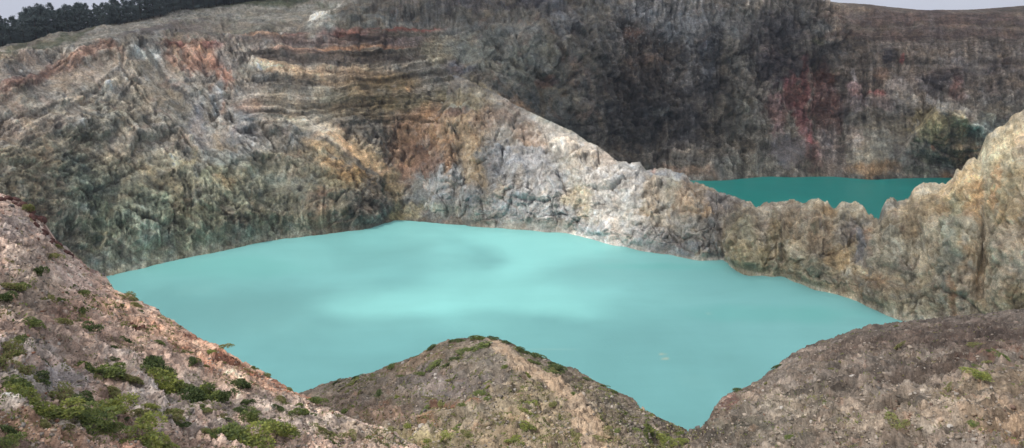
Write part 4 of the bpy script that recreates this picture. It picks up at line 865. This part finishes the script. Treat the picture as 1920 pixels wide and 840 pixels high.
# ---- loose stones, many thousand: one mesh per slope
ico = bpy.data.meshes.new('tmp'); import bmesh
bm = bmesh.new(); bmesh.ops.create_icosphere(bm, subdivisions=1, radius=1); bm.verts.ensure_lookup_table()
IV_ = np.array([v.co[:] for v in bm.verts]); IF_ = np.array([[v.index for v in f.verts] for f in bm.faces]); bm.free(); bpy.data.meshes.remove(ico)
stone_k = 1.0
def rubble(Lf, name, pts, sizes, label, lift=.25, tint=None):
    nst = len(pts); nv = len(IV_)
    V = np.repeat(IV_[None], nst, 0) * (1 + rng.normal(0, .2, (nst, nv, 1)))
    V *= np.stack([rng.uniform(.75, 1.5, nst), rng.uniform(.6, 1.1, nst), rng.uniform(.4, .8, nst)], -1)[:, None]
    a = rng.uniform(0, 6.28, nst); ca, sa = np.cos(a)[:, None], np.sin(a)[:, None]
    V = np.stack([V[..., 0] * ca - V[..., 1] * sa, V[..., 0] * sa + V[..., 1] * ca, V[..., 2]], -1)
    C_ = np.zeros((nst, nv, 3)); keep = []
    for k, (x, y) in enumerate(pts):
        p, nrm, c0 = Lf(x, y); r = sizes[k]
        V[k] = V[k] * r + p + nrm * r * lift
        g = lin((150, 140, 130)) * rng.uniform(.35, 1.25) * stone_k if rng.random() < .55 else c0 * rng.uniform(.55, 1.35)
        if tint is not None and rng.random() < .06: g = lin(tint) * rng.uniform(.6, 1.0)
        C_[k] = g
    F_ = (IF_[None] + (np.arange(nst) * nv)[:, None, None]).reshape(-1, 3)
    me = mesh_np(name, V.reshape(-1, 3), None, stone_mat, C_.reshape(-1, 3), False, tris=F_)
    return link(name, me, kind='stuff', label=label, category='gravel')
stone_mat = rock_material('stone', .12, .01, .25, contrast=.2)
def samp(n, x0, x1, ylo, z, dens_fn=None, margin=1.0):
    out = []
    while len(out) < n:
        x = random.uniform(x0, x1); y = random.uniform(sil(z, x) + margin, ylo)
        if y >= ylo or sil(z, x) + margin > ylo: continue
        if dens_fn and random.random() > dens_fn(x, y): continue
        out.append((x, y))
    return out
nzs = lambda x, y, s_, sd_: float(noise(np.array([[x / s_, y / s_, 0]]), sd_)[0])
pts = samp(15000, -60, 860, 900, Z1, lambda x, y: .35 + .65 * (nzs(x, y * 1.6, 45, 3) > -.1), 3)
sz = [max(.02, min(.32, random.lognormvariate(-3.0, .48))) * (1.0 + .5 * (y < 600)) for x, y in pts]
rubble(L1, 'gravel', pts, sz, 'loose pinkish gravel and stones strewn over the left slope', tint=(124, 92, 78))
stone_k = .8
pts = samp(9000, 560, 1400, 880, Z2, lambda x, y: (.3 + .7 * (nzs(x, y * 1.6, 45, 4) > -.1)) * (1 - .85 * S2.pm[int(np.interp(x, S2.px, np.arange(len(S2.px)))), int(np.interp(-y, -S2.PY[int(np.interp(x, S2.px, np.arange(len(S2.px))))], np.arange(S2.PY.shape[1])))]), 3)
sz = [max(.05, min(.6, random.lognormvariate(-2.25, .48))) for _ in pts]
rubble(L2_, 'gravel', pts, sz, 'grey-brown stones strewn over the middle hill beside the footpath')
pts = samp(11000, 1275, 1980, 880, Z3, lambda x, y: .3 + .7 * (nzs(x, y * 1.6, 45, 5) > -.1), 3)
sz = [max(.05, min(.65, random.lognormvariate(-2.35, .48))) for _ in pts]
rubble(L3, 'gravel', pts, sz, 'mixed grey and tan scree stones covering the lower right slope', tint=(112, 92, 82))

# ---- shrubs
def leaf_mesh(name, n, mats, lobes, leaf, seed_):
    r = np.random.default_rng(seed_)
    L = np.array([(r.normal(0, .24), r.normal(0, .24), r.uniform(.02, .3), r.uniform(.2, .34)) for _ in range(lobes)])
    k = r.integers(0, lobes, n); dirs = r.normal(size=(n, 3)); dirs /= np.linalg.norm(dirs, axis=1, keepdims=True); dirs[:, 2] = np.abs(dirs[:, 2]) * 1.1 - .15
    rad = L[k, 3] * r.uniform(.45, 1.08, n) ** .6
    c0 = L[k, :3] + dirs * rad[:, None]; c0[:, 2] = np.maximum(c0[:, 2], r.uniform(0, .05, n))
    up = dirs + r.normal(0, .55, (n, 3)); up /= np.linalg.norm(up, axis=1, keepdims=True)
    sd_ = np.cross(up, r.normal(size=(n, 3))); sd_ /= np.linalg.norm(sd_, axis=1, keepdims=True)
    s_ = leaf * r.uniform(.6, 1.4, n)[:, None]
    V = np.stack([c0 - sd_ * s_ * .5, c0 + up * s_ * .35 - sd_ * 0, c0 + sd_ * s_ * .5, c0 + up * s_ * 1.3], 1)
    V = np.stack([c0, c0 + up * s_ * .6 + sd_ * s_ * .45, c0 + up * s_ * 1.4, c0 + up * s_ * .6 - sd_ * s_ * .45], 1)
    me = mesh_np(name, V.reshape(-1, 3), np.arange(n * 4).reshape(n, 4), None)
    for m_ in mats: me.materials.append(m_)
    # whole twigs take one of the greens
    tw = noise(c0 * 5 + seed_, 9); idx = (tw > .12).astype(np.int32) + ((r.random(n) < .12) * (len(mats) > 2)) * 1
    me.polygons.foreach_set('material_index', np.clip(idx, 0, len(mats) - 1).astype(np.int32))
    return me
def twig_mesh(name, mat, seed_, n=9, h=.35, r0=.018):
    r = random.Random(seed_); co_, fa = [], []
    for k in range(n):
        a = r.uniform(0, 6.28); sp_ = r.uniform(.1, .42); p = Vector((0, 0, -.03)); q_ = Vector((math.cos(a) * sp_, math.sin(a) * sp_, h * r.uniform(.6, 1)))
        mid = (p + q_) / 2 + Vector((0, 0, -.03)); prev = None
        for pt, rr in ((p, r0), (mid, r0 * .7), (q_, r0 * .25)):
            b = len(co_); co_ += [(pt.x + rr * math.cos(t), pt.y + rr * math.sin(t), pt.z) for t in (0, 1.57, 3.14, 4.71)]
            if prev is not None: fa += [(prev + i, prev + (i + 1) % 4, b + (i + 1) % 4, b + i) for i in range(4)]
            prev = b
    me = bpy.data.meshes.new(name); me.from_pydata(co_, [], fa); me.materials.append(mat); return me
G = {'b': (.27, .29, .075), 'm': (.185, .22, .07), 'd': (.115, .15, .058), 'o': (.24, .22, .10), 'x': (.055, .08, .032), 'r': (.18, .12, .06)}
GM = {k: simple_mat('leaf_' + {'b': 'bright', 'm': 'mid', 'd': 'dark', 'o': 'olive', 'x': 'deep', 'r': 'rust'}[k], v, .75, .35, 6, trans=.4) for k, v in G.items()}
wood = simple_mat('twig_wood', (.12, .09, .065))
MIX = {'b': ('b', 'm', 'o'), 'm': ('m', 'd', 'b'), 'd': ('d', 'x', 'm'), 'o': ('o', 'm', 'r')}
PROTO = {k: [leaf_mesh('foliage_%s' % k, 1500, [GM[j] for j in MIX[k]], 5 + i, .062, 30 + i * 7 + ord(k)) for i in range(3)] for k in MIX}
TW = [twig_mesh('stems', wood, i) for i in range(3)]
WORD = {'b': 'bright green', 'm': 'mid green', 'd': 'dark green', 'o': 'olive'}
shrubs = []
def add_shrubs(Lf, z, lst, where):
    for (x, y, w_, h_, k) in lst:
        p, nrm, _ = Lf(x, max(y + h_ * .35, sil(z, x) + 1.5)); dist = float(np.linalg.norm(p - np.array([0, 0, HCAM])))
        shrubs.append((where, x, y, w_, k, p, nrm, w_ * dist / F, h_ * dist / F))
A1 = [(15,662,34,24,'o'),(170,685,44,28,'m'),(202,700,48,26,'m'),(238,718,38,20,'o'),(275,688,46,32,'d'),(293,702,42,26,'m'),(318,715,52,36,'b'),(355,735,46,34,'d'),(340,722,40,30,'m'),(325,762,40,22,'o'),(385,735,30,26,'m'),
 (205,775,60,36,'b'),(225,757,30,14,'b'),(257,812,60,28,'b'),(295,832,56,22,'b'),(165,797,60,18,'m'),(205,812,44,18,'m'),(107,785,56,14,'b'),(135,790,40,14,'m'),(60,766,60,13,'b'),(20,756,44,13,'b'),
 (43,735,44,24,'m'),(12,724,30,16,'m'),(115,742,40,24,'o'),(90,726,24,12,'m'),(148,757,30,18,'d'),(72,708,30,18,'d'),(24,698,54,20,'o'),(50,700,30,14,'o'),(207,731,34,12,'o'),(277,760,26,12,'b'),(270,778,30,12,'o'),(325,790,26,14,'o'),(83,680,24,12,'d'),(117,671,24,10,'m'),(340,800,22,12,'d'),(10,818,36,24,'d'),(14,835,30,14,'m'),(74,811,24,12,'o'),
 (392,665,20,10,'b'),(418,654,24,9,'o'),(447,721,32,26,'d'),(399,735,50,40,'m'),(416,752,32,28,'d'),(461,759,20,16,'d'),(449,776,22,12,'d'),(468,790,32,22,'m'),(516,814,56,34,'b'),(494,804,26,18,'m'),(440,811,60,36,'m'),(463,830,62,28,'b'),(394,807,26,20,'o'),(532,750,30,18,'o'),(580,752,34,18,'m'),(558,783,28,20,'m'),(590,778,18,10,'d'),(563,766,14,9,'m'),(613,818,34,18,'o'),(618,834,24,12,'m'),(418,790,20,10,'d'),
 (17,548,26,26,'d'),(35,537,24,18,'m'),(20,535,24,16,'o'),(62,520,18,22,'d'),(92,483,22,12,'o'),(153,552,16,10,'m'),(165,620,26,16,'d'),(58,612,26,12,'m'),(113,612,18,12,'o'),(155,583,14,10,'m'),(240,557,22,8,'o'),(252,574,14,8,'o'),(12,655,24,14,'o'),(211,652,16,10,'d'),(112,562,14,8,'m'),(48,388,18,20,'o'),(108,464,12,6,'o'),(62,600,30,12,'o'),(28,640,22,12,'m'),(90,560,16,8,'o'),
 (545,722,14,6,'o'),(500,700,14,5,'o'),(478,688,12,5,'m'),(655,820,18,8,'o'),(700,828,20,9,'m'),(380,770,22,12,'m'),(520,770,18,12,'d'),(240,640,16,8,'d'),(300,650,18,8,'m'),(360,690,14,8,'m')]
def rnd(n, x0, x1, ylo, z, kinds, wr, near_fac, avoid=None):
    o_ = []
    while len(o_) < n:
        x = random.uniform(x0, x1); top = sil(z, x) + 5
        if top > ylo - 4: continue
        y = random.uniform(top, ylo)
        if nzs(x, y * 1.7, 60, 8) < -.15 or (avoid and avoid(x, y)): continue
        w_ = random.uniform(*wr) * (1 + near_fac * (y - 640) / 200)
        o_.append((x, y, max(5, w_), max(3, w_ * random.uniform(.35, .6)), random.choice(kinds)))
    return o_
A1 += rnd(28, 0, 420, 838, Z1, 'oomd', (9, 16), .5)
A2 = [(866,637,24,7,'d'),(897,636,36,8,'m'),(924,635,22,9,'d'),(845,640,18,6,'d'),(811,653,22,7,'d'),(783,667,18,6,'m'),(903,651,46,9,'m'),(874,659,32,9,'m'),(857,675,26,10,'d'),(817,686,28,11,'m'),(840,693,24,9,'d'),(791,703,22,8,'m'),(851,706,16,7,'m'),
 (948,643,20,6,'d'),(974,656,28,9,'d'),(990,662,22,8,'d'),(1006,668,32,8,'d'),(1031,681,28,9,'d'),(1005,682,34,9,'m'),(1045,693,42,8,'d'),(1025,695,30,8,'m'),(1040,707,16,8,'d'),(1071,723,26,7,'m'),(1080,744,22,6,'m'),(988,710,18,8,'b'),(1100,712,18,6,'d'),(1150,735,18,7,'d'),(1130,726,16,6,'d'),
 (917,738,22,8,'o'),(897,743,16,8,'m'),(915,754,14,6,'m'),(1051,757,16,7,'o'),(997,763,26,7,'b'),(988,777,28,7,'b'),(1034,785,20,8,'m'),(948,783,14,7,'o'),(1021,800,18,7,'o'),(1057,806,16,9,'m'),(985,808,36,11,'b'),(971,827,36,10,'b'),(803,817,28,11,'b'),(845,818,26,10,'b'),(797,773,28,12,'m'),(820,778,18,12,'d'),(1115,821,28,9,'o'),(860,798,20,8,'m'),(882,820,34,9,'o'),(1125,783,12,14,'m'),(770,820,26,9,'b'),(740,812,26,8,'o'),(830,830,30,9,'b'),
 (1215,824,44,12,'m'),(1240,834,40,10,'b'),(1190,812,20,8,'m'),(1160,800,14,8,'o'),(1175,770,14,7,'m'),(695,762,22,8,'m'),(654,772,24,9,'m'),(715,742,18,7,'d'),(666,711,20,5,'d'),(735,687,22,6,'m'),(630,720,16,5,'d')]
onpath = lambda x, y: S2.pm[int(np.interp(x, S2.px, np.arange(len(S2.px)))), int(np.interp(-y, -S2.PY[int(np.interp(x, S2.px, np.arange(len(S2.px))))], np.arange(S2.PY.shape[1])))] > .3 or (x < 820 and y > sil(Z1, x) - 6)
A2 = [a for a in A2 if a[1] < sil(Z1, a[0]) + 4 or a[0] > 780]
A2 += rnd(64, 640, 1290, 838, Z2, 'ombo', (9, 17), .25, onpath)
A3 = [(1684,654,28,9,'o'),(1820,650,24,9,'o'),(1888,680,36,9,'m'),(1694,808,42,12,'o'),(1846,730,42,7,'b'),(1458,685,20,6,'d'),(1602,690,16,7,'m'),(1877,758,26,8,'o'),(1663,675,14,6,'o'),(1846,800,14,6,'o'),(1725,818,18,8,'o'),(1466,753,12,6,'m'),(1385,735,18,5,'d'),(1300,806,14,4,'d'),(1780,742,20,6,'o'),(1832,700,16,6,'m'),(1560,700,16,6,'o')]
A3 += rnd(30, 1400, 1915, 838, Z3, 'ooomd', (8, 16), .25)
add_shrubs(L1, Z1, A1, 'left'); add_shrubs(L2_, Z2, A2, 'middle'); add_shrubs(L3, Z3, A3, 'right')
PLACE = {'left': 'left gravel slope', 'middle': 'footpath hill', 'right': 'right scree slope'}
BANDS = {'left': [560, 640, 690, 730, 765, 800, 990], 'middle': [660, 690, 730, 770, 805, 990], 'right': [680, 740, 790, 990]}
BN = {7: ['topmost', 'second', 'third', 'fourth', 'fifth', 'sixth', 'lowest'], 6: ['topmost', 'second', 'third', 'fourth', 'fifth', 'lowest'], 4: ['topmost', 'second', 'third', 'lowest']}
bands = {}
for sh_ in shrubs:
    b = next(i for i, v in enumerate(BANDS[sh_[0]]) if sh_[2] <= v); bands.setdefault((sh_[0], b), []).append(sh_)
def rot_to(nrm, a, lean=.35):
    up = Vector((0, 0, 1)).lerp(Vector(nrm), lean).normalized()
    return (up.to_track_quat('Z', 'Y').to_matrix() @ Matrix.Rotation(a, 3, 'Z')).to_euler()
for (wh, b), lst in bands.items():
    for i, (_, x, y, wpx, k, p, nrm, W_, H_) in enumerate(sorted(lst, key=lambda a: a[1])):
        r_ = bpy.data.objects.new('shrub', None); COL.objects.link(r_)
        r_.location = Vector(p) + Vector(nrm) * ((.05 if wh == 'left' else .0) * W_); r_.rotation_euler = rot_to(nrm, random.uniform(0, 6.28), .5 if wh == 'left' else .7)
        kk = 1.0 if wh == 'left' else .84; r_.scale = (W_ * 1.06 * kk, W_ * 1.06 * kk, max(H_, W_ * .42) * (1.12 if wh == 'left' else .72))
        j = random.randrange(3)
        link('foliage', PROTO[k][j], r_); link('stem', TW[j], r_)
        side = 'left'; sz_ = 'wide' if wpx > 32 else ('small' if wpx < 18 else 'low')
        r_['label'] = '%s %s shrub, %s from left in %s band of %s' % (sz_, WORD[k], ordinal(i + 1), BN[len(BANDS[wh])][b], PLACE[wh])
        r_['category'] = 'shrub'; r_['group'] = 'low shrubs on the ' + PLACE[wh]

# ---- ground-hugging plants nobody could count
def tufts(Lf, pts, label, size, kinds=(.5, .3, .2)):
    n = len(pts); nb = 12
    base = np.zeros((n, 3)); nn = np.zeros((n, 3))
    for i, (x, y) in enumerate(pts): base[i], nn[i], _ = Lf(x, y)
    sc_ = np.array([size(x, y) for x, y in pts])
    off = rng.normal(0, .45, (n, nb, 3)) * sc_[:, None, None]
    off -= nn[:, None] * (off * nn[:, None]).sum(-1, keepdims=True)
    c0 = base[:, None] + off; d_ = nn[:, None] * .6 + rng.normal(0, .5, (n, nb, 3)) + np.array([0, 0, .5]); d_ /= np.linalg.norm(d_, axis=-1, keepdims=True)
    s2_ = np.cross(d_, rng.normal(size=(n, nb, 3))); s2_ /= np.linalg.norm(s2_, axis=-1, keepdims=True)
    l_ = (sc_[:, None] * rng.uniform(.25, .6, (n, nb)))[..., None]
    V = np.stack([c0, c0 + d_ * l_ * .5 + s2_ * l_ * .35, c0 + d_ * l_, c0 + d_ * l_ * .5 - s2_ * l_ * .35], 2).reshape(-1, 3)
    me = mesh_np('ground_cover', V, np.arange(len(V)).reshape(-1, 4), None)
    for k in ('o', 'm', 'd'): me.materials.append(GM[k])
    mi = np.repeat(rng.choice(3, n, p=kinds), nb).astype(np.int32); me.polygons.foreach_set('material_index', mi)
    link('ground_cover', me, kind='stuff', label=label, category='ground cover')
tufts(L1, samp(2600, -20, 760, 860, Z1, lambda x, y: .12 + .88 * (nzs(x, y * 1.5, 70, 12) > .05) * (y > 560) * (x < 480 or y > 770), 4), 'tiny green tufts dotted over the left gravel slope', lambda x, y: random.uniform(.1, .26) * (1 + .8 * (y < 620)))
tufts(L2_, [p_ for p_ in samp(3600, 590, 1330, 860, Z2, lambda x, y: .2 + .8 * (nzs(x, y * 2, 50, 13) > .0), 2) if not (S2.pm[int(np.interp(p_[0], S2.px, np.arange(len(S2.px)))), int(np.interp(-p_[1], -S2.PY[int(np.interp(p_[0], S2.px, np.arange(len(S2.px))))], np.arange(S2.PY.shape[1])))] > .4)], 'tiny olive tufts dotted over the middle hill', lambda x, y: random.uniform(.22, .5), (.55, .35, .1))
tufts(L3, samp(1100, 1290, 1960, 860, Z3, lambda x, y: .15 + .85 * (nzs(x, y * 2, 60, 14) > .1), 3), 'tiny olive tufts scattered on the right scree slope', lambda x, y: random.uniform(.18, .45), (.6, .25, .15))

# ---- larger rocks
def rock_mesh(seed_, col):
    bm = bmesh.new(); bmesh.ops.create_icosphere(bm, subdivisions=3, radius=1)
    r = random.Random(seed_); pl = [(Vector((r.gauss(0, 1), r.gauss(0, 1), r.gauss(0, 1))).normalized(), r.uniform(.5, .85)) for _ in range(12)]
    for v in bm.verts:
        for n_, d_ in pl:
            k = v.co.dot(n_) - d_
            if k > 0: v.co -= n_ * k * .9
    me = bpy.data.meshes.new('rock'); bm.to_mesh(me); bm.free()
    cc_ = np.array([v.co[:] for v in me.vertices]); cc_ += (fbm(cc_ * 2.2 + seed_, 3, seed_) * .1)[:, None] * cc_; me.vertices.foreach_set('co', cc_.astype(f32).ravel())
    a = me.attributes.new('rock', 'FLOAT_COLOR', 'POINT'); a.data.foreach_set('color', np.tile(np.array([*lin(col), 1], f32), len(me.vertices)))
    me.materials.append(stone_mat); me.update(); return me
RK = {'pale grey': [rock_mesh(i, (158, 152, 146)) for i in range(3)], 'dark grey': [rock_mesh(i + 5, (96, 92, 90)) for i in range(3)], 'dark red': [rock_mesh(i + 9, (86, 62, 58)) for i in range(3)]}
rocks = []
def add_rocks(Lf, z, lst, wh):
    for x, y, w_, k in lst:
        p, nrm, _ = Lf(x, max(y, sil(z, x) + 1)); rocks.append((wh, x, y, w_, k, p, nrm))
add_rocks(L1, Z1, [(x_ + random.uniform(-7, 4), sil(Z1, x_) + random.uniform(1, 15), random.uniform(8, 17), 'dark red') for x_ in range(8, 140, 8)] + [(30,376,14,'dark red'),(58,400,16,'dark red'),(76,414,18,'dark red'),(84,436,16,'dark red'),(95,452,12,'dark red'),(66,424,12,'dark red'),(112,462,9,'pale grey'),(192,517,8,'dark grey'),(295,578,7,'dark grey'),(20,392,12,'dark grey'),
   (258,716,9,'pale grey'),(264,735,9,'pale grey'),(220,678,6,'pale grey'),(385,805,9,'pale grey'),(26,716,7,'pale grey'),(110,645,8,'pale grey'),(70,640,8,'dark grey'),(530,748,8,'pale grey'),(430,760,10,'dark grey'),(590,775,11,'dark grey'),(350,730,7,'dark grey'),(160,835,8,'pale grey'),(330,812,8,'pale grey')], 'left')
add_rocks(L2_, Z2, [(756,682,8,'pale grey'),(684,703,7,'pale grey'),(795,806,12,'pale grey'),(780,812,9,'pale grey'),(818,705,8,'pale grey'),(820,716,8,'pale grey'),(830,725,6,'pale grey'),(922,646,6,'pale grey'),(1043,738,6,'pale grey'),(965,732,8,'pale grey'),(1000,828,9,'pale grey'),(1145,752,8,'pale grey'),(1148,762,8,'pale grey'),(990,795,7,'pale grey'),(975,803,8,'pale grey'),(868,765,6,'pale grey'),(800,778,10,'dark grey'),(1285,815,12,'dark grey'),(1270,812,9,'dark grey'),(1290,826,12,'dark grey'),(1050,765,5,'pale grey')], 'middle')
add_rocks(L3, Z3, [(1300,812,12,'dark grey'),(1312,806,12,'dark grey'),(1308,820,10,'pale grey'),(1325,812,9,'dark grey'),(1336,815,7,'pale grey'),(1346,775,5,'pale grey'),(1353,778,5,'pale grey'),(1432,735,6,'pale grey'),(1780,803,12,'pale grey'),(1697,724,9,'pale grey'),(1600,716,12,'pale grey'),(1815,803,8,'pale grey'),(1650,745,7,'dark grey'),(1520,790,8,'pale grey'),(1405,770,7,'pale grey'),(1540,660,5,'pale grey'),(1395,790,8,'pale grey'),(1470,775,8,'pale grey'),(1740,770,8,'pale grey'),(1900,705,7,'dark grey')], 'right')
cnt = {}
for wh, x, y, w_, k, p, nrm in sorted(rocks, key=lambda a: (a[0], a[4], a[1])):
    i = cnt[(wh, k)] = cnt.get((wh, k), 0) + 1
    dist = float(np.linalg.norm(p - np.array([0, 0, HCAM]))); r = w_ * dist / F / 2
    o = link('rock', random.choice(RK[k])); o.location = Vector(p) + Vector(nrm) * r * .2; o.rotation_euler = rot_to(nrm, random.uniform(0, 6.28), 1)
    o.scale = (r * random.uniform(.9, 1.3), r * random.uniform(.8, 1.1), r * random.uniform(.6, .9))
    o['label'] = '%s rock on the %s, %s %s one from its left edge' % (k, PLACE[wh], ordinal(i), k.split()[0]); o['category'] = 'rock'; o['group'] = 'loose rocks on the ' + PLACE[wh]

# ---- dark pines on the far left ridge
bark = simple_mat('pine_bark', (.05, .042, .036)); ndl = simple_mat('pine_needles_hazed', (.070, .092, .092), .85, .4, .5, trans=.15); ndl2 = simple_mat('pine_needles_hazed_pale', (.10, .122, .108), .85, .4, .5, trans=.15)  # needle tones lightened and blued, putting distance haze into the colour
def pine(seed_):
    r = random.Random(seed_); rg = np.random.default_rng(seed_); co_, fa = [], []
    def tube(pts):
        prev = None
        for (pt, rr) in pts:
            b = len(co_); co_.extend([(pt[0] + rr * math.cos(k * 1.047), pt[1] + rr * math.sin(k * 1.047), pt[2]) for k in range(6)])
            if prev is not None: fa.extend([(prev + i, prev + (i + 1) % 6, b + (i + 1) % 6, b + i) for i in range(6)])
            prev = b
    lx, ly = r.uniform(-.6, .6), r.uniform(-.6, .6)
    tube([((lx * t_ * t_, ly * t_ * t_, -1 + 14.5 * t_), .32 * (1 - .85 * t_)) for t_ in (0, .25, .5, .75, 1)])
    cl = []
    for k in range(40):
        h = r.uniform(1.0, 14.0); a = r.uniform(0, 6.28); wd = (3.6 if h < 9 else 3.6 * (15.2 - h) / 6.2) * r.uniform(.45, 1.1); t_ = (h + 1) / 14.5
        bx, by = lx * t_ * t_, ly * t_ * t_; ex, ey, ez = bx + wd * math.cos(a), by + wd * math.sin(a), h + r.uniform(.2, 1.2)
        tube([((bx, by, h - .4), .09), (((bx + ex) / 2, (by + ey) / 2, h + .1), .06), ((ex, ey, ez), .02)])
        cl.append((ex * .9, ey * .9, ez, r.uniform(.7, 1.35))); 
        if r.random() < .7: cl.append(((bx + ex) / 2, (by + ey) / 2, h + .3, r.uniform(.5, 1.0)))
    tm = bpy.data.meshes.new('trunk'); tm.from_pydata(co_, [], fa); tm.materials.append(bark)
    cl = np.array(cl); n = 5200; k = rg.integers(0, len(cl), n); dv = rg.normal(size=(n, 3)); dv /= np.linalg.norm(dv, axis=1, keepdims=True)
    c0 = cl[k, :3] + dv * (cl[k, 3] * rg.uniform(.2, 1.1, n))[:, None] * np.array([1, 1, .65])
    up = rg.normal(size=(n, 3)) + np.array([0, 0, .6]); up /= np.linalg.norm(up, axis=1, keepdims=True); s1 = np.cross(up, rg.normal(size=(n, 3))); s1 /= np.linalg.norm(s1, axis=1, keepdims=True)
    ln = rg.uniform(.2, .45, n)[:, None]; V = np.stack([c0, c0 + up * ln + s1 * ln * .32, c0 + up * ln * 1.8, c0 + up * ln - s1 * ln * .32], 1).reshape(-1, 3)
    me = mesh_np('crown', V, np.arange(n * 4).reshape(n, 4), None); me.materials.append(ndl); me.materials.append(ndl2)
    me.polygons.foreach_set('material_index', (rg.random(n) < .25).astype(np.int32)); return tm, me
PINES = [pine(i) for i in range(6)]
LF = Lk(type('T', (), dict(px=FARS.px, PY=FARS.PY, D=FARS.D, c=np.zeros_like(FARS.D)))())
base = [(-70,120),(0,99),(45,86),(90,74),(130,64),(180,55),(230,47),(290,33),(350,21),(420,9),(480,5),(560,3),(640,1),(730,-4)]
bxs, bys = zip(*base)
for row, (st_, dyb, dY) in enumerate(((10.5, 0, 0), (9.5, -3, 14), (9.5, -6, 34))):
    x = -50 + row * 4; lst = []
    while x < 720:
        by_ = float(np.interp(x, bxs, bys))
        p, nrm, _ = LF(x, by_ + 1.5 + random.uniform(-1, 1.5)); p = p + np.array([dY * p[0] / p[1], dY, -dY * .04 - .5])
        dist = float(np.linalg.norm(p - np.array([0, 0, HCAM])))
        hp = float(np.interp(x, [0, 90, 110, 150, 200, 240, 420, 560], [42, 41, 36, 36, 30, 40, 46, 40])) * random.choice((random.uniform(.6, .95), random.uniform(.9, 1.3)))
        lst.append((x, p, hp * dist / F / 14.6)); x += st_ * random.uniform(.6, 1.4)
    for i, (x, p, sc_) in enumerate(lst):
        r_ = bpy.data.objects.new('pine_tree', None); COL.objects.link(r_); r_.location = Vector(p); r_.rotation_euler = (0, 0, random.uniform(0, 6.28)); q_ = sc_ * random.uniform(.9, 1.2); r_.scale = (q_, q_, sc_)
        sc_ *= 1 + .06 * row; tm, cm2 = random.choice(PINES); link('trunk', tm, r_); link('crown', cm2, r_)
        r_['label'] = 'dark pine on the far left ridge, %s from the left in the %s row' % (ordinal(i + 1), ('front', 'middle', 'rear')[row]); r_['category'] = 'tree'; r_['group'] = 'dark pines along the far left ridge'


# dark undergrowth beneath the pines
nu_ = 5200; ux = rng.uniform(-70, 720, nu_); c0 = np.zeros((nu_, 3))
for i in range(nu_):
    p, nrm, _ = LF(ux[i], float(np.interp(ux[i], bxs, bys)) + 1.0); dd = random.uniform(-2, 22); c0[i] = p + np.array([dd * p[0] / p[1], dd, -dd * .04 + abs(random.gauss(0, 1.6))])
up = rng.normal(size=(nu_, 3)); up /= np.linalg.norm(up, axis=1, keepdims=True); s1 = np.cross(up, rng.normal(size=(nu_, 3))); s1 /= np.linalg.norm(s1, axis=1, keepdims=True); ln = rng.uniform(.4, 1.1, nu_)[:, None]
me = mesh_np('undergrowth', np.stack([c0, c0 + up * ln + s1 * ln * .5, c0 + up * ln * 1.8, c0 + up * ln - s1 * ln * .5], 1).reshape(-1, 3), np.arange(nu_ * 4).reshape(nu_, 4), ndl)
link('undergrowth', me, kind='stuff', label='dark undergrowth filling the ground beneath the ridge pines', category='undergrowth')

scene.view_settings.view_transform = 'Standard'; scene.view_settings.look = 'None'
scene.view_settings.exposure = 0.0; scene.view_settings.gamma = 1; scene.view_settings.use_curve_mapping = False
scene.cycles.use_denoising = True
scene.cycles.denoising_prefilter = 'ACCURATE'
scene.cycles.use_adaptive_sampling = False
scene.cycles.max_bounces = 5; scene.cycles.diffuse_bounces = 2; scene.cycles.transparent_max_bounces = 12
scene.cycles.caustics_reflective = False; scene.cycles.caustics_refractive = False
scene.render.film_transparent = False
